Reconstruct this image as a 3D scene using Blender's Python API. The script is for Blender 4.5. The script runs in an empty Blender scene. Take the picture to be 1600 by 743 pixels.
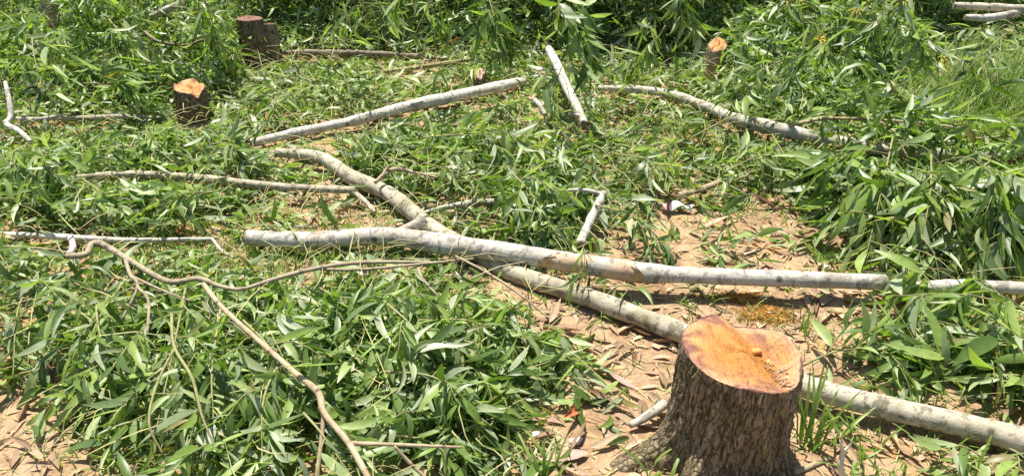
import bpy, math
import numpy as np
from mathutils import Vector, Matrix, noise as mnoise

rng = np.random.default_rng(11)
scene = bpy.context.scene
col = scene.collection

# ------------------------------------------------------------------ camera
CAM = np.array([0.0, 0.0, 1.5]); PITCH = math.radians(30.0); FPX = 1155.0
cam = bpy.data.cameras.new('camera'); cam_o = bpy.data.objects.new('camera', cam); col.objects.link(cam_o)
cam.sensor_width = 36.0; cam.lens = FPX / 1600 * 36.0; cam.clip_end = 500.0; cam.clip_start = 0.02
cam_o.location = CAM; cam_o.rotation_euler = (math.pi / 2 - PITCH, 0, 0)
scene.camera = cam_o
# ------------------------------------------------------------------ sky and sun
SUN_EL, SUN_AZ = 71.0, -20.0          # degrees; azimuth from +Y (away from the viewer), negative = towards -X
world = bpy.data.worlds.new('World'); scene.world = world; world.use_nodes = True
wn = world.node_tree.nodes; wl = world.node_tree.links
sky = wn.new('ShaderNodeTexSky'); sky.sky_type = 'NISHITA'; sky.sun_disc = False
sky.sun_elevation = math.radians(SUN_EL); sky.sun_rotation = math.radians(SUN_AZ)
wn['Background'].inputs['Strength'].default_value = 0.085
wl.new(sky.outputs['Color'], wn['Background'].inputs['Color'])
sun = bpy.data.lights.new('sun', 'SUN'); sun.energy = 5.0; sun.angle = math.radians(0.53); sun.color = (1.0, 0.95, 0.86)
sun_o = bpy.data.objects.new('sun', sun); col.objects.link(sun_o)
_a, _e = math.radians(SUN_AZ), math.radians(SUN_EL)
SUND = Vector((math.sin(_a) * math.cos(_e), math.cos(_a) * math.cos(_e), math.sin(_e)))
sun_o.rotation_euler = SUND.to_track_quat('Z', 'Y').to_euler(); sun_o.location = (0, 0, 20)
vs = scene.view_settings
vs.view_transform = 'Standard'; vs.look = 'None'; vs.exposure = 0.95; vs.gamma = 1.0; vs.use_curve_mapping = False
try:
    scene.cycles.max_bounces = 6; scene.cycles.transmission_bounces = 6; scene.cycles.use_denoising = False
except Exception:
    pass

# ------------------------------------------------------------------ helpers
cp, sp = math.cos(PITCH), math.sin(PITCH)
def P(px, py, z=0.0):
    """The point at height z that the photograph shows at (px, py)."""
    px = np.asarray(px, float); py = np.asarray(py, float)
    u = (px - 800) / FPX; v = (371.5 - py) / FPX
    d = np.stack([u, cp + v * sp, -sp + v * cp], -1)
    t = (np.asarray(z, float) - CAM[2]) / d[..., 2]
    return CAM + d * t[..., None]
def proj(p):
    q = np.asarray(p, float) - CAM
    z = q[..., 1] * cp - q[..., 2] * sp
    return 800 + FPX * q[..., 0] / z, 371.5 - FPX * (q[..., 1] * sp + q[..., 2] * cp) / z, z
def depth(p):
    return proj(p)[2]
def nrm(a):
    return a / np.maximum(np.linalg.norm(a, axis=-1, keepdims=True), 1e-9)
def mesh_np(name, verts, tris, attrs=None, smooth=True):
    me = bpy.data.meshes.new(name)
    verts = np.ascontiguousarray(verts, np.float32); tris = np.ascontiguousarray(tris, np.int32)
    n, m = len(verts), len(tris)
    me.vertices.add(n); me.vertices.foreach_set('co', verts.ravel())
    me.loops.add(m * 3); me.loops.foreach_set('vertex_index', tris.ravel())
    me.polygons.add(m); me.polygons.foreach_set('loop_start', np.arange(0, m * 3, 3, dtype=np.int32))
    for k, a in (attrs or {}).items():
        at = me.attributes.new(k, 'FLOAT', 'POINT'); at.data.foreach_set('value', np.ascontiguousarray(a, np.float32))
    me.update(); me.validate()
    if smooth:
        me.polygons.foreach_set('use_smooth', np.ones(len(me.polygons), bool))
    return me
def link(name, me, mat=None, parent=None):
    o = bpy.data.objects.new(name, me); col.objects.link(o)
    if mat is not None and me is not None and not me.materials: me.materials.append(mat)
    if parent is not None: o.parent = parent
    return o
def tag(o, label, cat, group=None, kind=None):
    o['label'] = label; o['category'] = cat
    if group: o['group'] = group
    if kind: o['kind'] = kind
    return o
def thing(name, label, cat, loc, group=None):
    o = bpy.data.objects.new(name, None); col.objects.link(o); o.location = Vector(loc); o.empty_display_size = 0.05
    return tag(o, label, cat, group)
def vnoise(p, s=1.0, o=0.0):
    return mnoise.noise(Vector((p[0] * s + o, p[1] * s - o, p[2] * s + 0.37 * o)))
def grid_noise(x, y, scale, seed):
    """Smooth value noise on numpy arrays."""
    r = np.random.default_rng(seed); T = r.random((64, 64))
    X, Y = x / scale + 1000, y / scale + 1000
    i, j = np.floor(X).astype(int), np.floor(Y).astype(int); fx, fy = X - i, Y - j
    fx = fx * fx * (3 - 2 * fx); fy = fy * fy * (3 - 2 * fy)
    g = lambda a, b: T[a % 64, b % 64]
    return (g(i, j) * (1 - fx) * (1 - fy) + g(i + 1, j) * fx * (1 - fy) + g(i, j + 1) * (1 - fx) * fy + g(i + 1, j + 1) * fx * fy) * 2 - 1

# ------------------------------------------------------------------ materials
def new_mat(name):
    m = bpy.data.materials.new(name); m.use_nodes = True
    nt = m.node_tree; nt.nodes.clear()
    out = nt.nodes.new('ShaderNodeOutputMaterial')
    return m, nt, nt.nodes, nt.links, out
def ramp(N, stops, interp='LINEAR'):
    r = N.new('ShaderNodeValToRGB'); r.color_ramp.interpolation = interp
    e = r.color_ramp.elements
    while len(e) > 1: e.remove(e[-1])
    e[0].position = stops[0][0]; e[0].color = (*stops[0][1], 1)
    for p, c in stops[1:]:
        k = e.new(p); k.color = (*c, 1)
    return r
def mixc(N, L, fac, a, b, mode='MIX'):
    m = N.new('ShaderNodeMix'); m.data_type = 'RGBA'; m.blend_type = mode
    for sock, v in ((m.inputs[0], fac), (m.inputs[6], a), (m.inputs[7], b)):
        if hasattr(v, 'is_linked'): L.new(v, sock)
        elif isinstance(v, tuple): sock.default_value = (*v, 1)
        else: sock.default_value = v
    return m.outputs[2]
def noise_n(N, L, vec, scale, detail=4, rough=0.6, dist=0.0):
    n = N.new('ShaderNodeTexNoise'); n.inputs['Scale'].default_value = scale; n.inputs['Detail'].default_value = detail
    n.inputs['Roughness'].default_value = rough; n.inputs['Distortion'].default_value = dist
    if vec is not None: L.new(vec, n.inputs['Vector'])
    return n
def math_n(N, L, op, a, b):
    m = N.new('ShaderNodeMath'); m.operation = op
    for s, v in ((m.inputs[0], a), (m.inputs[1], b)):
        if hasattr(v, 'is_linked'): L.new(v, s)
        else: s.default_value = v
    return m.outputs[0]

def leaf_material(name, stops, transl=0.35, rough=0.42, spec=0.5, tcol=(0.75, 1.0, 0.35), tgain=1.5):
    m, nt, N, L, out = new_mat(name)
    at = N.new('ShaderNodeAttribute'); at.attribute_name = 'tint'
    oi = N.new('ShaderNodeObjectInfo')
    s = math_n(N, L, 'ADD', at.outputs['Fac'], oi.outputs['Random'])
    f = math_n(N, L, 'FRACT', s, 0.0)
    r = ramp(N, stops); L.new(f, r.inputs[0])
    geo = N.new('ShaderNodeNewGeometry')
    n1 = noise_n(N, L, geo.outputs['Position'], 38, 3)
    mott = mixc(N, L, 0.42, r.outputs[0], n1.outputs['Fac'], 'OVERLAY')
    pb = N.new('ShaderNodeBsdfPrincipled'); L.new(mott, pb.inputs['Base Color'])
    pb.inputs['Roughness'].default_value = rough; pb.inputs['Specular IOR Level'].default_value = spec
    tr = N.new('ShaderNodeBsdfTranslucent')
    tc = mixc(N, L, 1.0, mott, tuple(x * tgain for x in tcol), 'MULTIPLY'); L.new(tc, tr.inputs['Color'])
    mx = N.new('ShaderNodeMixShader'); mx.inputs[0].default_value = transl
    L.new(pb.outputs[0], mx.inputs[1]); L.new(tr.outputs[0], mx.inputs[2]); L.new(mx.outputs[0], out.inputs['Surface'])
    return m
M = {}
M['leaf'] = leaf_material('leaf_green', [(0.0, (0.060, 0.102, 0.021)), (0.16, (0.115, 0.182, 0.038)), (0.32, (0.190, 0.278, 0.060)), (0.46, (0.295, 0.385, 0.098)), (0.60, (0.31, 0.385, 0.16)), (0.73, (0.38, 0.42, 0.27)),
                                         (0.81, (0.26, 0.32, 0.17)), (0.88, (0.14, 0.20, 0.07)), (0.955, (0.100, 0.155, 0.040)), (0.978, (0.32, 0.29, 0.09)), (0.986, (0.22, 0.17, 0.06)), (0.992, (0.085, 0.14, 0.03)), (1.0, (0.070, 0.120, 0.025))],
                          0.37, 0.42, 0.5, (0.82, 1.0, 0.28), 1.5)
M['dry'] = leaf_material('leaf_dry', [(0.0, (0.20, 0.125, 0.07)), (0.25, (0.37, 0.26, 0.155)), (0.5, (0.29, 0.20, 0.115)), (0.7, (0.46, 0.35, 0.225)), (0.88, (0.35, 0.225, 0.145)), (1.0, (0.17, 0.105, 0.055))],
                         0.12, 0.6, 0.25, (1.0, 0.75, 0.5))
M['grass'] = leaf_material('grass_blade', [(0.0, (0.12, 0.19, 0.035)), (0.4, (0.20, 0.29, 0.055)), (0.75, (0.28, 0.35, 0.085)), (0.92, (0.30, 0.30, 0.12)), (1.0, (0.10, 0.19, 0.03))], 0.4, 0.45, 0.4)
M['straw'] = leaf_material('straw', [(0.0, (0.22, 0.14, 0.08)), (0.3, (0.42, 0.31, 0.18)), (0.6, (0.34, 0.32, 0.13)), (0.85, (0.36, 0.42, 0.14)), (1.0, (0.15, 0.09, 0.05))], 0.15, 0.6, 0.3)
M['blossom'] = leaf_material('blossom_yellow', [(0.0, (0.55, 0.45, 0.05)), (0.5, (0.48, 0.46, 0.09)), (1.0, (0.38, 0.41, 0.10))], 0.3, 0.6, 0.2, (1, 0.9, 0.3))

def bark_material(name, light, mid, dark, spot=0.5, bump=0.35, scale=1.0):
    m, nt, N, L, out = new_mat(name)
    tc = N.new('ShaderNodeTexCoord'); v = tc.outputs['Object']
    big = noise_n(N, L, v, 9 * scale, 5, 0.65, 0.4); fine = noise_n(N, L, v, 85 * scale, 4, 0.7); mid_n = noise_n(N, L, v, 21 * scale, 5, 0.72, 0.8)
    r = ramp(N, [(0.30, mid), (0.56, light), (0.75, tuple(min(1, c * 1.12) for c in light))]); L.new(big.outputs['Fac'], r.inputs[0])
    r2 = ramp(N, [(0.0, (1, 1, 1)), (0.40, (1, 1, 1)), (0.48, (0, 0, 0)), (1, (0, 0, 0))]); L.new(mid_n.outputs['Fac'], r2.inputs[0])
    c = mixc(N, L, math_n(N, L, 'MULTIPLY', r2.outputs[0], spot), r.outputs[0], dark)
    r3 = ramp(N, [(0.30, (0, 0, 0)), (0.42, (1, 1, 1)), (1, (1, 1, 1))]); L.new(fine.outputs['Fac'], r3.inputs[0])
    c = mixc(N, L, math_n(N, L, 'MULTIPLY', math_n(N, L, 'SUBTRACT', 1.0, r3.outputs[0]), 0.75), c, dark)
    vk = N.new('ShaderNodeTexVoronoi'); vk.inputs['Scale'].default_value = 11 * scale; L.new(v, vk.inputs['Vector'])
    kr = ramp(N, [(0.0, (1, 1, 1)), (0.09, (1, 1, 1)), (0.17, (0, 0, 0))]); L.new(vk.outputs['Distance'], kr.inputs[0]); c = mixc(N, L, math_n(N, L, 'MULTIPLY', kr.outputs[0], 0.85), c, tuple(x * 0.7 for x in dark))
    sc = noise_n(N, L, v, 5.5 * scale, 6, 0.75, 1.5); sr = ramp(N, [(0.58, (0, 0, 0)), (0.64, (1, 1, 1))]); L.new(sc.outputs['Fac'], sr.inputs[0])
    c = mixc(N, L, math_n(N, L, 'MULTIPLY', sr.outputs[0], 0.55), c, (0.24, 0.15, 0.075))
    pb = N.new('ShaderNodeBsdfPrincipled'); L.new(c, pb.inputs['Base Color']); pb.inputs['Roughness'].default_value = 0.8
    pb.inputs['Specular IOR Level'].default_value = 0.25
    b = N.new('ShaderNodeBump'); b.inputs['Strength'].default_value = bump; b.inputs['Distance'].default_value = 0.006
    h = math_n(N, L, 'ADD', fine.outputs['Fac'], mid_n.outputs['Fac']); L.new(h, b.inputs['Height']); L.new(b.outputs[0], pb.inputs['Normal'])
    L.new(pb.outputs[0], out.inputs['Surface'])
    return m
M['bark_pale'] = bark_material('bark_pale', (0.52, 0.485, 0.41), (0.29, 0.26, 0.20), (0.11, 0.092, 0.065), 0.65)
M['bark_mottled'] = bark_material('bark_mottled', (0.46, 0.415, 0.31), (0.23, 0.20, 0.12), (0.09, 0.075, 0.042), 0.7)
M['bark_white'] = bark_material('bark_white', (0.62, 0.58, 0.50), (0.43, 0.39, 0.32), (0.13, 0.11, 0.08), 0.55)
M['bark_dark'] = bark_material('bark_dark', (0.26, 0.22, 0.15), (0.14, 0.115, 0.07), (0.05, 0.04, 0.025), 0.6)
M['bark_tan'] = bark_material('bark_tan', (0.42, 0.33, 0.21), (0.29, 0.215, 0.125), (0.12, 0.085, 0.05), 0.35, 0.2, 1.6)
M['bark_twig'] = bark_material('bark_twig', (0.36, 0.30, 0.20), (0.25, 0.195, 0.115), (0.08, 0.06, 0.035), 0.55, 0.25, 1.6)
M['stem_green'] = bark_material('stem_green', (0.27, 0.27, 0.11), (0.22, 0.19, 0.085), (0.12, 0.09, 0.04), 0.3, 0.15, 2.0)
M['peeled'] = bark_material('peeled_wood', (0.52, 0.39, 0.26), (0.42, 0.29, 0.17), (0.16, 0.09, 0.05), 0.35, 0.25, 1.2)

def stump_bark_material():
    m, nt, N, L, out = new_mat('stump_bark')
    at = N.new('ShaderNodeAttribute'); at.attribute_name = 'crack'
    tc = N.new('ShaderNodeTexCoord')
    mp = N.new('ShaderNodeMapping'); mp.inputs['Scale'].default_value = (1, 1, 0.3); L.new(tc.outputs['Object'], mp.inputs['Vector'])
    n1 = noise_n(N, L, mp.outputs[0], 70, 6, 0.72, 0.5); n2 = noise_n(N, L, tc.outputs['Object'], 9, 4, 0.6)
    r = ramp(N, [(0.25, (0.125, 0.095, 0.055)), (0.5, (0.25, 0.195, 0.12)), (0.72, (0.38, 0.31, 0.21))]); L.new(n1.outputs['Fac'], r.inputs[0])
    moss = ramp(N, [(0.50, (0, 0, 0)), (0.68, (1, 1, 1))]); L.new(n2.outputs['Fac'], moss.inputs[0])
    c = mixc(N, L, math_n(N, L, 'MULTIPLY', moss.outputs[0], 0.55), r.outputs[0], (0.17, 0.15, 0.06))
    mv = N.new('ShaderNodeMapping'); mv.inputs['Scale'].default_value = (62, 62, 13)
    dsx = N.new('ShaderNodeVectorMath'); dsx.operation = 'MULTIPLY_ADD'; wob = noise_n(N, L, tc.outputs['Object'], 22, 3); L.new(wob.outputs['Color'], dsx.inputs[0]); dsx.inputs[1].default_value = (.03, .03, .03); L.new(tc.outputs['Object'], dsx.inputs[2])
    L.new(dsx.outputs[0], mv.inputs['Vector']); vo = N.new('ShaderNodeTexVoronoi'); vo.feature = 'DISTANCE_TO_EDGE'; L.new(mv.outputs[0], vo.inputs['Vector']); vo.inputs['Scale'].default_value = 1.0
    vc = N.new('ShaderNodeTexVoronoi'); L.new(mv.outputs[0], vc.inputs['Vector']); vc.inputs['Scale'].default_value = 1.0
    pv = ramp(N, [(0, (0.6, 0.55, 0.5)), (0.5, (1, 1, 1)), (1, (1.35, 1.3, 1.2))]); L.new(vc.outputs['Color'], pv.inputs[0]); c = mixc(N, L, 0.6, c, pv.outputs[0], 'MULTIPLY')
    ed = ramp(N, [(0.0, (1, 1, 1)), (0.10, (0, 0, 0))]); L.new(vo.outputs['Distance'], ed.inputs[0])
    c = mixc(N, L, math_n(N, L, 'MULTIPLY', ed.outputs[0], 0.8), c, (0.03, 0.019, 0.010))
    c = mixc(N, L, at.outputs['Fac'], c, (0.045, 0.027, 0.015))
    pb = N.new('ShaderNodeBsdfPrincipled'); L.new(c, pb.inputs['Base Color']); pb.inputs['Roughness'].default_value = 0.9; pb.inputs['Specular IOR Level'].default_value = 0.15
    b = N.new('ShaderNodeBump'); b.inputs['Strength'].default_value = 0.6; b.inputs['Distance'].default_value = 0.008
    ph = ramp(N, [(0, (0, 0, 0)), (0.25, (1, 1, 1))]); L.new(vo.outputs['Distance'], ph.inputs[0])
    L.new(math_n(N, L, 'ADD', n1.outputs['Fac'], ph.outputs[0]), b.inputs['Height']); L.new(b.outputs[0], pb.inputs['Normal']); L.new(pb.outputs[0], out.inputs['Surface'])
    return m
M['stump_bark'] = stump_bark_material()
def cut_material(name='cut_wood', centre=(0.45, 0.195, 0.042), outer=(0.50, 0.25, 0.08), rim=(0.47, 0.255, 0.13), stain=0.8):
    m, nt, N, L, out = new_mat(name)
    at = N.new('ShaderNodeAttribute'); at.attribute_name = 'rad'
    tc = N.new('ShaderNodeTexCoord'); v = tc.outputs['Object']
    wob = noise_n(N, L, v, 14, 3, 0.6)
    rr = math_n(N, L, 'ADD', at.outputs['Fac'], math_n(N, L, 'MULTIPLY', math_n(N, L, 'SUBTRACT', wob.outputs['Fac'], 0.5), 0.22))
    r = ramp(N, [(0.0, centre), (0.5, tuple(c * 0.95 for c in centre)), (0.80, outer), (0.92, rim), (0.965, rim), (0.99, (0.10, 0.045, 0.03))]); L.new(rr, r.inputs[0])
    mp = N.new('ShaderNodeMapping'); mp.inputs['Scale'].default_value = (140, 14, 20); mp.inputs['Rotation'].default_value = (0, 0, 0.5); L.new(v, mp.inputs['Vector'])
    g = noise_n(N, L, mp.outputs[0], 1.0, 5, 0.65, 0.6)
    gr = ramp(N, [(0.28, (0.58, 0.48, 0.40)), (0.5, (1, 1, 1)), (0.7, (1.0, 1.0, 1.0))]); L.new(g.outputs['Fac'], gr.inputs[0])
    c = mixc(N, L, 0.75, r.outputs[0], gr.outputs[0], 'MULTIPLY')
    wr_ = N.new('ShaderNodeMath'); wr_.operation = 'SINE'; L.new(math_n(N, L, 'MULTIPLY', rr, 95.0), wr_.inputs[0])
    ring = ramp(N, [(0.0, (0.72, 0.66, 0.60)), (0.5, (1, 1, 1))]); L.new(math_n(N, L, 'ADD', math_n(N, L, 'MULTIPLY', wr_.outputs[0], 0.5), 0.5), ring.inputs[0])
    c = mixc(N, L, 0.45, c, ring.outputs[0], 'MULTIPLY')
    dn = noise_n(N, L, v, 26, 5, 0.7, 0.3); dr = ramp(N, [(0.36, (0.55, 0.45, 0.38)), (0.5, (1, 1, 1)), (0.68, (1.15, 1.15, 1.2))]); L.new(dn.outputs['Fac'], dr.inputs[0])
    c = mixc(N, L, 0.7, c, dr.outputs[0], 'MULTIPLY')
    ns = noise_n(N, L, v, 11, 4, 0.6, 0.8)
    st = ramp(N, [(0.48, (0, 0, 0)), (0.60, (1, 1, 1))]); L.new(ns.outputs['Fac'], st.inputs[0])
    edge = ramp(N, [(0.45, (0, 0, 0)), (0.8, (1, 1, 1))]); L.new(at.outputs['Fac'], edge.inputs[0])
    sf = math_n(N, L, 'MULTIPLY', math_n(N, L, 'MULTIPLY', st.outputs[0], edge.outputs[0]), stain)
    c = mixc(N, L, sf, c, (0.13, 0.045, 0.04))
    pb = N.new('ShaderNodeBsdfPrincipled'); L.new(c, pb.inputs['Base Color']); pb.inputs['Roughness'].default_value = 0.65; pb.inputs['Specular IOR Level'].default_value = 0.3
    b = N.new('ShaderNodeBump'); b.inputs['Strength'].default_value = 0.5; b.inputs['Distance'].default_value = 0.004
    L.new(g.outputs['Fac'], b.inputs['Height']); L.new(b.outputs[0], pb.inputs['Normal']); L.new(pb.outputs[0], out.inputs['Surface'])
    return m
M['cut'] = cut_material()
M['cut_small'] = cut_material('cut_wood_bright', (0.58, 0.27, 0.08), (0.60, 0.31, 0.12), (0.50, 0.26, 0.13), 0.3)
M['cut_pale'] = cut_material('cut_wood_pale', (0.50, 0.37, 0.24), (0.52, 0.40, 0.27), (0.42, 0.31, 0.2), 0.2)
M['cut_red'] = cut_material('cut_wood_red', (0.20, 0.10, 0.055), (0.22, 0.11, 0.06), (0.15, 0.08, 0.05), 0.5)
def flat_material(name, c, rough=0.7, var=0.3, scale=60, spec=0.3):
    m, nt, N, L, out = new_mat(name)
    geo = N.new('ShaderNodeNewGeometry'); n = noise_n(N, L, geo.outputs['Position'], scale, 4)
    r = ramp(N, [(0.3, tuple(x * (1 - var) for x in c)), (0.7, tuple(min(1, x * (1 + var)) for x in c))]); L.new(n.outputs['Fac'], r.inputs[0])
    pb = N.new('ShaderNodeBsdfPrincipled'); L.new(r.outputs[0], pb.inputs['Base Color']); pb.inputs['Roughness'].default_value = rough; pb.inputs['Specular IOR Level'].default_value = spec
    L.new(pb.outputs[0], out.inputs['Surface'])
    return m
M['sawdust'] = flat_material('sawdust', (0.50, 0.26, 0.065), 0.9, 0.25, 200, 0.1)
M['chip'] = flat_material('wood_chip', (0.66, 0.50, 0.30), 0.8, 0.15, 50, 0.2)
M['chip_orange'] = flat_material('wood_chip_orange', (0.62, 0.30, 0.10), 0.8, 0.2, 50, 0.2)
M['scrap'] = flat_material('pale_scrap', (0.66, 0.64, 0.55), 0.7, 0.1, 40)
M['wrap_white'] = flat_material('wrapper_white', (0.78, 0.77, 0.76), 0.35, 0.05, 20, 0.5)
M['wrap_red'] = flat_material('wrapper_red', (0.50, 0.03, 0.04), 0.35, 0.1, 20, 0.5)
M['bamboo'] = flat_material('dry_pale_wood', (0.70, 0.60, 0.42), 0.7, 0.15, 40)

def soil_material():
    m, nt, N, L, out = new_mat('soil')
    geo = N.new('ShaderNodeNewGeometry'); v = geo.outputs['Position']
    a = noise_n(N, L, v, 3.2, 5, 0.65, 0.4); b_ = noise_n(N, L, v, 26, 6, 0.7); c_ = noise_n(N, L, v, 130, 4, 0.7)
    r = ramp(N, [(0.28, (0.19, 0.112, 0.058)), (0.42, (0.34, 0.22, 0.122)), (0.55, (0.43, 0.305, 0.185)), (0.66, (0.40, 0.225, 0.10)), (0.76, (0.28, 0.13, 0.055))]); L.new(a.outputs['Fac'], r.inputs[0])
    r2 = ramp(N, [(0.30, (0.52, 0.46, 0.40)), (0.52, (1, 1, 1)), (0.75, (1.12, 1.1, 1.05))]); L.new(b_.outputs['Fac'], r2.inputs[0])
    c = mixc(N, L, 0.8, r.outputs[0], r2.outputs[0], 'MULTIPLY')
    r3 = ramp(N, [(0.32, (0.45, 0.38, 0.32)), (0.48, (1, 1, 1))]); L.new(c_.outputs['Fac'], r3.inputs[0])
    c = mixc(N, L, 0.7, c, r3.outputs[0], 'MULTIPLY')
    pb = N.new('ShaderNodeBsdfPrincipled'); L.new(c, pb.inputs['Base Color']); pb.inputs['Roughness'].default_value = 0.95; pb.inputs['Specular IOR Level'].default_value = 0.1
    bm = N.new('ShaderNodeBump'); bm.inputs['Strength'].default_value = 0.8; bm.inputs['Distance'].default_value = 0.015
    h = math_n(N, L, 'ADD', b_.outputs['Fac'], math_n(N, L, 'MULTIPLY', c_.outputs['Fac'], 0.4)); L.new(h, bm.inputs['Height']); L.new(bm.outputs[0], pb.inputs['Normal'])
    L.new(pb.outputs[0], out.inputs['Surface'])
    return m
M['soil'] = soil_material()

# ------------------------------------------------------------------ ground
def gz(x, y):
    return 0.016 * grid_noise(x, y, 0.55, 1) + 0.008 * grid_noise(x, y, 0.16, 2) + 0.004 * grid_noise(x, y, 0.05, 3) + 0.04 * grid_noise(x, y, 2.4, 4) * np.clip((y - 2.2) / 2, 0, 1)
def spaced(lo, hi, d, far):
    mid = np.arange(lo, hi + d / 2, d); g = d * 1.35 ** np.arange(1, 40); s = np.cumsum(g); s = s[s < far]; s = np.append(s, far)
    return np.concatenate([lo - s[::-1], mid, hi + s])
gx, gy = spaced(-3.6, 3.6, 0.028, 80), spaced(0.6, 6.4, 0.028, 80)
X, Y = np.meshgrid(gx, gy, indexing='ij'); Z = gz(X, Y)
ni, nj = X.shape; idx = np.arange(ni * nj).reshape(ni, nj)
q = np.stack([idx[:-1, :-1], idx[1:, :-1], idx[1:, 1:], idx[:-1, 1:]], -1).reshape(-1, 4)
ground = link('ground', mesh_np('ground', np.stack([X, Y, Z], -1).reshape(-1, 3), np.concatenate([q[:, [0, 1, 2]], q[:, [0, 2, 3]]])), M['soil'])
ground['kind'] = 'structure'; ground['label'] = 'orange tan bare soil of the clearing'
def gz1(p):
    return float(gz(np.array([p[0]]), np.array([p[1]]))[0])

# ------------------------------------------------------------------ leaf shapes
def leaf_template(ts, bend, droop, fold, twist, w):
    """Sickle shaped blade along +Y, length 1, midrib folded."""
    V = [(0, 0, 0)]; ts = list(ts)
    for t in ts:
        hw = w * 0.5 * (math.sin(math.pi * t ** 0.80)) ** 0.85
        cx = 1.5 * bend * (t * t - 0.35 * t); cz = -droop * t * t; tw = twist * t
        for s in (-1, 0, 1):
            x, z = s * hw, fold * abs(s) * hw
            V.append((cx + x * math.cos(tw) - z * math.sin(tw), t - 0.35 * droop * t * t, cz + x * math.sin(tw) + z * math.cos(tw)))
    V.append((bend * 1.5 * .65, 1 - 0.35 * droop, -droop))
    n = len(ts); T = [(0, 2, 1), (0, 3, 2)]
    for i in range(n - 1):
        a = 1 + 3 * i; b = a + 3
        for k in (0, 1): T += [(a + k, a + k + 1, b + k + 1), (a + k, b + k + 1, b + k)]
    a = 1 + 3 * (n - 1); e = len(V) - 1
    T += [(a, a + 1, e), (a + 1, a + 2, e)]
    return np.array(V), np.array(T)
SHAPES = [(0.26, 0.10, 0.25, 0.3, 0.17), (-0.34, 0.22, 0.35, -0.5, 0.15), (0.42, 0.30, 0.2, 0.6, 0.18), (-0.16, 0.05, 0.3, 0.2, 0.20),
          (0.32, 0.42, 0.35, -0.8, 0.15), (-0.45, 0.16, 0.25, 0.9, 0.14), (0.12, 0.32, 0.4, 0.1, 0.21), (-0.28, -0.12, 0.3, -0.4, 0.17)]
HI = [leaf_template((0.12, 0.30, 0.50, 0.70, 0.88), *s) for s in SHAPES]
LO = [leaf_template((0.25, 0.62), *s) for s in SHAPES]
LEAF_ME = []
for _v, _t in HI:
    _m = mesh_np('leaf', _v, _t, {'tint': np.full(len(_v), 0.0)}); _m.materials.append(M['leaf']); LEAF_ME.append(_m)
DRY_ME = []
for k, s in enumerate([(0.2, 0.05, 0.5, 0.3, 0.26), (-0.15, -0.18, 0.9, 0.5, 0.24), (0.28, 0.12, 0.2, -0.4, 0.28), (-0.25, -0.10, 1.1, 0.7, 0.22)]):
    v, t = leaf_template((0.12, 0.30, 0.50, 0.70, 0.88), *s); _m = mesh_np('dry_leaf', v, t, {'tint': np.full(len(v), 0.0)}); _m.materials.append(M['dry']); DRY_ME.append(_m)

def frames(d, n):
    d = nrm(d); z = n - (n * d).sum(-1, keepdims=True) * d; z = nrm(z); x = np.cross(d, z)
    return np.stack([x, d, z], -1)          # columns
def leaves_mesh(name, pos, dirs, nor, ln, wd, var, tint, temps):
    """One joined mesh of many blades."""
    Vs, Ts, A = [], [], []; off = 0
    R = frames(dirs, nor)
    for k, (tv, tt) in enumerate(temps):
        s = np.nonzero(var == k)[0]
        if not len(s): continue
        tvs = tv[None] * np.stack([ln[s] * wd[s], ln[s], ln[s]], -1)[:, None, :]
        v = np.einsum('nij,nkj->nki', R[s], tvs) + pos[s][:, None, :]
        Vs.append(v.reshape(-1, 3)); Ts.append((tt[None] + (np.arange(len(s)) * len(tv))[:, None, None] + off).reshape(-1, 3))
        A.append(np.repeat(tint[s], len(tv))); off += len(s) * len(tv)
    return mesh_np(name, np.concatenate(Vs), np.concatenate(Ts), {'tint': np.concatenate(A)})

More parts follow.
